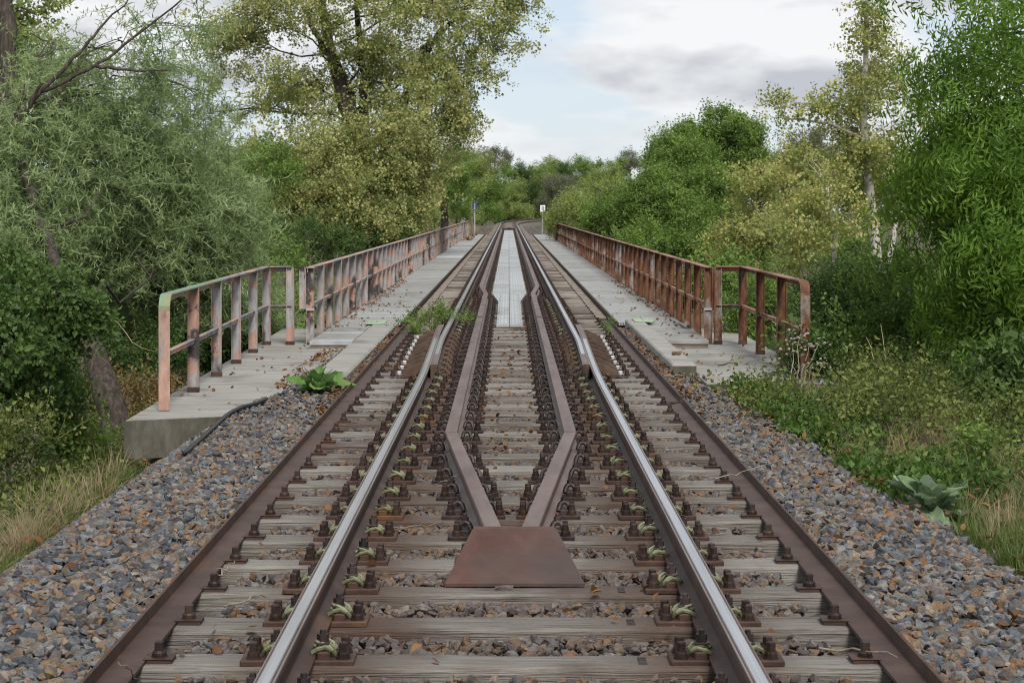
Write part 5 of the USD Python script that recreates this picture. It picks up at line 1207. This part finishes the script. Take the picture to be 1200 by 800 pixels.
# right: bramble and ivy carpet, grass nearer to the viewer
x, y = patch(6800, 1.5, 9, 9.0, 18.2, lambda x, y: (x > edge_r(y) + .06 + .25 * nz(x, y, 1.2, 3)) & ~((x < 2.85) & (y > 16.5)) & ((y > 10.6 + 1.5 * (nz(x, y, .8, 1) - .3)) | (x > 3.2)) & ~((x > 1.86) & (x < 3.1) & (y > 17.0)) & (nz(x, y, 1.9, 7) > .44), g)
h = .0 + .22 * sstep(.42, .7, nz(x, y, .9, 5)) * sstep(1.9, 2.9, x) + .06 * g.random(len(x))
spread_stuff('ground_cover', 'carpet of green and reddish bramble leaves covering the right bank', 'ground cover', BRAM, 'leaf_bramble', x, y, on_ground(x, y) + h, g.uniform(.7, 1.3, len(x)), g, .6)
x, y = patch(3400, 1.45, 4.2, 10.5, 18.6, lambda x, y: (x > edge_r(y) - .02 + .12 * nz(x, y, 2.2, 3)) & (x < edge_r(y) + 1.0 - .5 * nz(x, y, 1, 9)) & (nz(x, y, 1.6, 2) > .42) & ~((x > 1.75) & (x < 3.1) & (y > 16.85)), g)
spread_stuff('ivy', 'low bright green creeper along the right edge of the ballast', 'ground cover', IVY, 'leaf_ivy', x, y, on_ground(x, y) + .01 + .05 * g.random(len(x)), g.uniform(.6, 1.1, len(x)), g, .3)
x, y = patch(5000, 1.9, 6.5, 6.0, 12.5, lambda x, y: (x > np.interp(y, [6, 8, 10, 12.9], [2.42, 2.36, 2.22, 2.1]) + .05 + .15 * g.random(len(x))) & (nz(x, y, 1.3, 4) > .3), g)
spread_stuff('grass', 'short green grass on the right bank beside the grey rosette', 'grass', TUFT_G, 'grass_green', x, y, on_ground(x, y) - .01, g.uniform(.45, .95, len(x)), g)
x, y = patch(900, 2.0, 6.0, 7.5, 17, lambda x, y: (x > np.interp(y, [6, 8, 10, 12.9], [2.5, 2.46, 2.4, 2.3])), g)
spread_stuff('dry_grass', 'thin dry stalks standing in the right bank vegetation', 'grass', TUFT_D, 'grass_dry', x, y, on_ground(x, y), g.uniform(.35, .7, len(x)), g)
# left bank
x, y = patch(1500, -6.5, -2.45, 8.0, 14.0, lambda x, y: (x < -ballast_left(y) - .02 - .1 * g.random(len(x)) - .25 * (y > 13.2)) & (x > -4.6), g)
spread_stuff('dry_grass', 'tangle of long dry grass below the left ballast slope', 'grass', TUFT_D, 'grass_dry', x, y, on_ground(x, y), g.uniform(.45, .95, len(x)), g, .45)
x, y = patch(6500, -8, -2.5, 7.5, 13.6, lambda x, y: (x < -ballast_left(y) - .05), g)
spread_stuff('grass', 'green grass on the left bank under the brambles', 'grass', TUFT_G, 'grass_green', x, y, on_ground(x, y) - .01, g.uniform(.5, 1.1, len(x)), g, .7)
x, y = patch(9000, -8, -2.65, 8, 22, lambda x, y: (x < -ballast_left(y) - .05 - .5 * nz(x, y, 1.5, 4)) & (nz(x, y, 1.7, 5) > .36) & ~((x > -3.2) & (y > 14)), g)
spread_stuff('ground_cover', 'mixed bramble leaves covering the left bank', 'ground cover', BRAM, 'leaf_bramble', x, y, on_ground(x, y) + .02 + .22 * g.random(len(x)) * sstep(2.9, 3.8, -x), g.uniform(.7, 1.2, len(x)), g, .4)
# dry grass beyond the bridge
x, y = patch(1600, -7, -2.2, 114, 150, lambda x, y: x < -2.6, g)
spread_stuff('dry_grass', 'straw coloured grass beside the track beyond the bridge', 'grass', TUFT_D, 'grass_dry', x, y, on_ground(x, y), g.uniform(.9, 1.8, len(x)), g)

# brambles and weeds that stand out of the carpet
gb = np.random.default_rng(31)
for k, (bx, by, r, h, mat, lab) in enumerate((
        (3.3, 15.6, .55, .22, 'leaf_bramble', 'reddish bramble mound in the middle of the right bank'), (4.4, 14.6, .5, .26, 'leaf_bramble', 'bramble mound at the right edge above the grass'),
        (2.6, 13.7, .32, .14, 'leaf_ivy', 'bright green creeper clump at the ballast edge, half way along the right bank'), (3.6, 13.0, .4, .18, 'leaf_bramble', 'low bramble clump behind the grey rosette'),
        (2.25, 15.4, .3, .12, 'leaf_ivy', 'small creeper clump on the ballast edge before the right slab'), (3.0, 11.5, .32, .16, 'leaf_green', 'green weed clump just above the grey rosette'), (4.0, 16.8, .5, .3, 'leaf_dark', 'dark bramble mound at the foot of the right shrubs'))):
    z = float(ground_z(bx, by))
    tree('bramble_bush', lab, 'bush', 'shrub', mat, 'deadwood', [((bx, by, z - .05), .008), ((bx, by, z + h * .6), .005)], [((bx, by, z + h * .4), (r, r * .9, h), 1.0), ((bx + r * .6, by - .2, z + h * .3), (r * .5, r * .5, h * .7), .8)], 1500, 330 + k, scale=(.5, .95), clump=.26, lean=.7, up=.5, thin=.004, per=14)
# fallen leaves
LEAF = []
for k in range(5):
    v, f = ovate(.055, .032, .0, n=4, cup=gg.uniform(-.5, .7)); v[:, 2] += gg.uniform(-9, 9) * (v[:, 0] - .027) ** 2; LEAF.append((v - [.027, 0, 0], f))
def litter(n, x0, x1, y0, y1, zf, thr, s0=.5, s1=1.1):
    x, y = patch(n, x0, x1, y0, y1, lambda x, y: nz(x, y, 2.5, 21) > thr, g); return x, y, zf(x, y), g.uniform(s0, s1, len(x))
zs = [litter(420, -1.2, 1.2, 5.5, 24, lambda x, y: .012 + .012 * g.random(len(x)), .5, .5, 1.0), litter(480, -1.56, -1.4, 14, 24.5, lambda x, y: -.005 + .03 * g.random(len(x)), .42), litter(480, 1.4, 1.62, 14, 24.5, lambda x, y: -.005 + .03 * g.random(len(x)), .45),
      litter(260, -2.6, -1.5, 6, 15, lambda x, y: ballast_z(x, y) + .04, .5), litter(260, 1.5, 2.4, 6, 15, lambda x, y: ballast_z(x, y) + .04, .5),
      litter(380, -2.2, -1.85, 16.2, 21.6, lambda x, y: -.05 + .02 * g.random(len(x)), .40), litter(110, -3, -1.9, 15, 22, lambda x, y: -.045 + 0 * x, .5), litter(160, 1.9, 3.0, 17.4, 25, lambda x, y: -.045 + 0 * x, .48), litter(420, 2.2, 2.38, 21.7, 40, lambda x, y: .045 + .01 * g.random(len(x)), .5),
      litter(320, -2.38, -2.2, 23, 40, lambda x, y: .04 + .01 * g.random(len(x)), .45), litter(260, -2.3, -1.55, 23.4, 36, lambda x, y: .042 + 0 * x, .55), litter(240, 1.55, 2.3, 22, 36, lambda x, y: .046 + 0 * x, .55), litter(300, -.33, .33, 12, 24, lambda x, y: .0 + .02 * g.random(len(x)), .45), litter(350, -.95, -.6, 15, 30, lambda x, y: .03 + .02 * g.random(len(x)), .45), litter(350, .6, .95, 15, 30, lambda x, y: .03 + .02 * g.random(len(x)), .45),
      litter(1700, 1.7, 5.5, 8, 17, lambda x, y: on_ground(x, y) + .03 + .12 * g.random(len(x)), .4), litter(500, -4.5, -2.6, 8, 14, lambda x, y: on_ground(x, y) + .03 + .1 * g.random(len(x)), .4), litter(90, -2.35, -1.9, 90, 112, lambda x, y: .045 + 0 * x, .3, 2, 4)]
x, y, z, s = (np.concatenate(a) for a in zip(*zs))
spread_stuff('dry_leaves', 'fallen brown leaves scattered over the track, kerbs and slabs', 'leaves', LEAF, 'leaf_dry', x, y, z, s, g, .5)


# sticks and stalks lying about
def stick(name, label, pts, r0, r1, mat='deadwood', fork=None):
    r0, r1 = r0 * .65, r1 * .6; p = np.array(pts, float); i = np.linspace(0, len(p) - 1, 9); q = np.array([np.interp(i, range(len(p)), p[:, k]) for k in range(3)]).T
    q[1:-1] += g.normal(0, .006, (7, 3)); m = MB().add(tube(q, np.linspace(r0, r1, 9), 5))
    if fork: m.add(tube([q[5], q[5] + np.array(fork)], [r0 * .5, r1 * .6], 4))
    single(name, m.get(), mat, label, 'twig', smooth=True)
def lay(px, py, H=1.58):
    if H >= 1.6 and (px < 330 or px > 905):               # rests on the stones
        d = F * 1.65 / (py - VY)
        for _ in range(30): d = .5 * d + .5 * F * (CAM[2] - float(ballast_z(CAM[0] + (px - VX) / F * d, d)) - .036) / (py - VY)
        return P(px, py, d)
    d = F * H / (py - VY); return P(px, py, d)
stick('twig', 'pale forked twig on the left ballast near the bottom left corner', [lay(130, 664, 1.6), lay(165, 648, 1.6), lay(222, 600 + 12, 1.6)], .004, .002, fork=(.05, .03, .01))
stick('twig', 'white twig on the left ballast above the first angle iron stretch', [lay(123, 698), lay(150, 712), lay(190, 690)], .004, .002)
stick('twig', 'long dry stalk lying on the upper left ballast', [lay(195, 600, 1.62), lay(230, 594, 1.62), lay(260, 592, 1.62)], .005, .003)
stick('twig', 'bent brown twig leaning over the left angle iron at the bottom', [lay(140, 775, 1.52), lay(150, 782, 1.53), lay(166, 800, 1.6)], .005, .003)
stick('twig', 'curved pale twig in the gap between two near sleepers on the left', [lay(263, 710, 1.57), lay(290, 702, 1.56), lay(312, 699, 1.57)], .007, .004)
stick('twig', 'forked twig lying against a left sleeper end', [lay(252, 676, 1.57), lay(264, 668, 1.55), lay(275, 657, 1.56)], .006, .003, fork=(-.05, .02, .0))
stick('twig', 'long pale twig in front of the left running rail fastenings', [lay(455, 619, 1.57), lay(480, 616, 1.57), lay(515, 612, 1.57)], .007, .004)
stick('twig', 'stick propped between a sleeper and the bent left guard rail', [lay(508, 568, 1.57), lay(525, 562, 1.52), lay(538, 556, 1.47)], .006, .004)
stick('twig', 'brown twig lying across the right angle iron half way to the bridge', [lay(838, 561, 1.52), lay(870, 553, 1.51), lay(920, 537, 1.6)], .006, .003, fork=(.06, .03, .01))
stick('twig', 'pale branched twig on the right ballast', [lay(1040, 653, 1.64), lay(1078, 665, 1.64), lay(1112, 685, 1.64)], .006, .003, fork=(-.03, .12, .01))
stick('twig', 'long dry stalk along the edge of the right ballast', [lay(1060, 628, 1.66), lay(1100, 645, 1.66), lay(1150, 662, 1.66)], .006, .004)
stick('twig', 'knobbly twig by the nearest right edge screws', [lay(960, 759, 1.57), lay(1000, 763, 1.57), lay(1052, 770, 1.55)], .007, .004)
stick('twig', 'thin twig lying on the right kerb path slab', [lay(842, 428, 1.64), lay(852, 425, 1.64), lay(864, 425, 1.64)], .012, .008, 'leaf_dry')
stick('twig', 'small dark stick lying on the left path slab', [lay(244, 465, 1.64), lay(252, 464, 1.64), lay(258, 463.5, 1.64)], .009, .006)
stick('twig', 'short stick in front of the small dark stick on the left path slab', [lay(290, 456, 1.64), lay(298, 455, 1.64), lay(304, 455, 1.64)], .010, .008)

# cable, hose and pipe on the left
def cable(name, label, cat, pts, r, mat):
    p = np.array(pts, float); i = np.linspace(0, len(p) - 1, 40); from_ = range(len(p))
    from scipy.interpolate import CubicSpline
    q = CubicSpline(list(from_), p)(i); single(name, tube(q, r, 7), mat, label, cat, smooth=True)
cable('cable', 'black cable lying along the slab edge on the left ballast', 'cable', [lay(216, 535, 1.92), lay(235, 518, 1.83), lay(252, 502, 1.72), lay(268, 488, 1.65), lay(284, 480, 1.63), lay(298, 476, 1.64), lay(312, 470, 1.68)] + np.array([0, 0, .022]), .016, 'black_rubber')
z0 = P(2, 606, 10.6); cable('hose', 'black hose arching out of the grass on the left bank', 'hose', [P(-5, 616, 11.2), P(18, 601, 11.3), P(50, 597, 11.4), P(85, 601, 11.5), P(102, 606, 11.6), P(112, 616, 11.7)], .010, 'black_rubber')
single('pipe', tube([P(-30, 641, 10.5), P(10, 634, 10.5), P(44, 630, 10.5)], .022, 10), 'rust_pipe', 'short brown rusty pipe sticking out of the plants at the left edge', 'pipe', smooth=40)
rk = stone_mesh(rng)
single('rock', (rk[0] * [.05, .03, .028] + P(590, 690, 7.66) + [0, -.01, .01], rk[1]), 'stone', 'single grey stone lying on the sleeper against the ramp plate', 'stone')
single('rock', (rk[0] * [.07, .06, .05] + [1.74, 19.0, .10], rk[1]), 'stone', 'brown stone lying on the right kerb', 'stone')

# dead thistle by the right railing end
th = thing('thistle', 'dead thistle with pale fluffy seed heads beside the right path slab', 'plant', loc=(2.75, 17.1, -.1))
g2 = np.random.default_rng(8)
for k in range(7):
    b = np.array([2.70 + g2.normal(0, .05), 17.0 + g2.normal(0, .05), -.12]); top = P(*[(930, 400), (938, 392), (948, 405), (960, 402), (952, 425), (925, 412), (968, 425)][k], 17.1)
    part(th, 'stem', tube(limb_path(g2, b, top, .02, 6, .03), np.linspace(.008, .003, 6), 5), 'deadwood', smooth=True)
    for j in range(11):
        c = top + g2.normal(0, 1, 3) * [.05, .05, .03]; s = trimesh.creation.icosphere(1, 1.0)
        d = 1 + g2.uniform(-.3, .3, (len(s.vertices), 1)); part(th, 'seed_head', (s.vertices * d * g2.uniform(.008, .016) * np.array([1, 1, .7]) + c, s.faces), 'thistle_fluff')
for k, (a, b, c) in enumerate((((1060, 500), (1030, 440), (1015, 395)), ((1010, 500), (985, 470), (978, 452)), ((1090, 495), (1130, 450), (1155, 425)), ((1052, 500), (1040, 440), (1032, 380)))):
    stick('stalk', ['tall bare tan stalk leaning left in front of the right shrubs', 'short tan stalk leaning left near the thistle', 'long thin stalk leaning right under the ash leaves', 'thin upright tan stalk in front of the right shrubs'][k], [P(*a, 16.6), P(*b, 16.8), P(*c, 17)], .008, .004, 'straw')
stick('stalk', 'bare pale branch curving behind the bent green railing end', [P(100, 370, 16.5), P(135, 372, 16), P(160, 405, 15.6), P(185, 412, 15.3)], .007, .004, 'straw')

# ------------------------------------------------------------------ signs beyond the bridge
d = 121.0
sg = thing('track_sign', 'white board with a dark figure on a thin post, right of the far track', 'sign', loc=P(635.5, 275, d) * [1, 1, 0] + [0, 0, -.3])
c = P(636, 244.3, d); x0 = c[0]
part(sg, 'post', tube([(x0 - .03, d + .04, -.4), (x0, d + .04, c[2] + .15)], .035, 8), 'galvanised')
part(sg, 'board', box(x0 - .16, x0 + .16, d - .012, d + .012, c[2] - .215, c[2] + .215), 'white_sign')
tm = meshkit.text_mesh('8', .27, .006, bold=True); v = np.array(tm.vertices); v = v - [v[:, 0].mean(), v[:, 1].mean(), 0]
part(sg, 'figure', (np.c_[v[:, 0] * .95 + x0, d - .0135 - v[:, 2], v[:, 1] + c[2]], np.array(tm.faces)), 'ink')
d = 124.0
sg = thing('blue_sign', 'dark blue board seen from behind on a pale pole, left beyond the bridge', 'sign', loc=P(556.5, 270, d) * [1, 1, 0] + [0, 0, -.4])
c = P(556.3, 241, d); part(sg, 'pole', tube([(c[0], d - .05, -.5), (c[0], d - .05, c[2] + .17)], .035, 8), 'galvanised')
part(sg, 'board', box(c[0] - .17, c[0] + .17, d - .012, d + .012, c[2] - .22, c[2] + .22), 'blue_sign'); part(sg, 'bracket', box(c[0] - .06, c[0] + .06, d - .1, d - .013, c[2] - .34, c[2] - .27), 'rust_plate')
c = P(552.4, 240, 116); wp = single('wooden_post', tube([(c[0] + .08, 116, -.5), (c[0], 116, c[2] + .05)], [.075, .06], 8), 'deadwood', 'weathered wooden post left of the blue board', 'post', smooth=40)
c = P(543, 256.5, 108.4); bx_ = thing('junction_box', 'small grey box on top of the far left railing end', 'box', loc=c - [0, 0, .2])
part(bx_, 'casing', box(c[0] - .10, c[0] + .10, 108.3, 108.5, c[2] - .22, c[2] + .18, .02), 'galvanised'); part(bx_, 'neck', box(c[0] - .06, c[0] + .06, 108.34, 108.46, c[2] - .36, c[2] - .22), 'salmon_post')
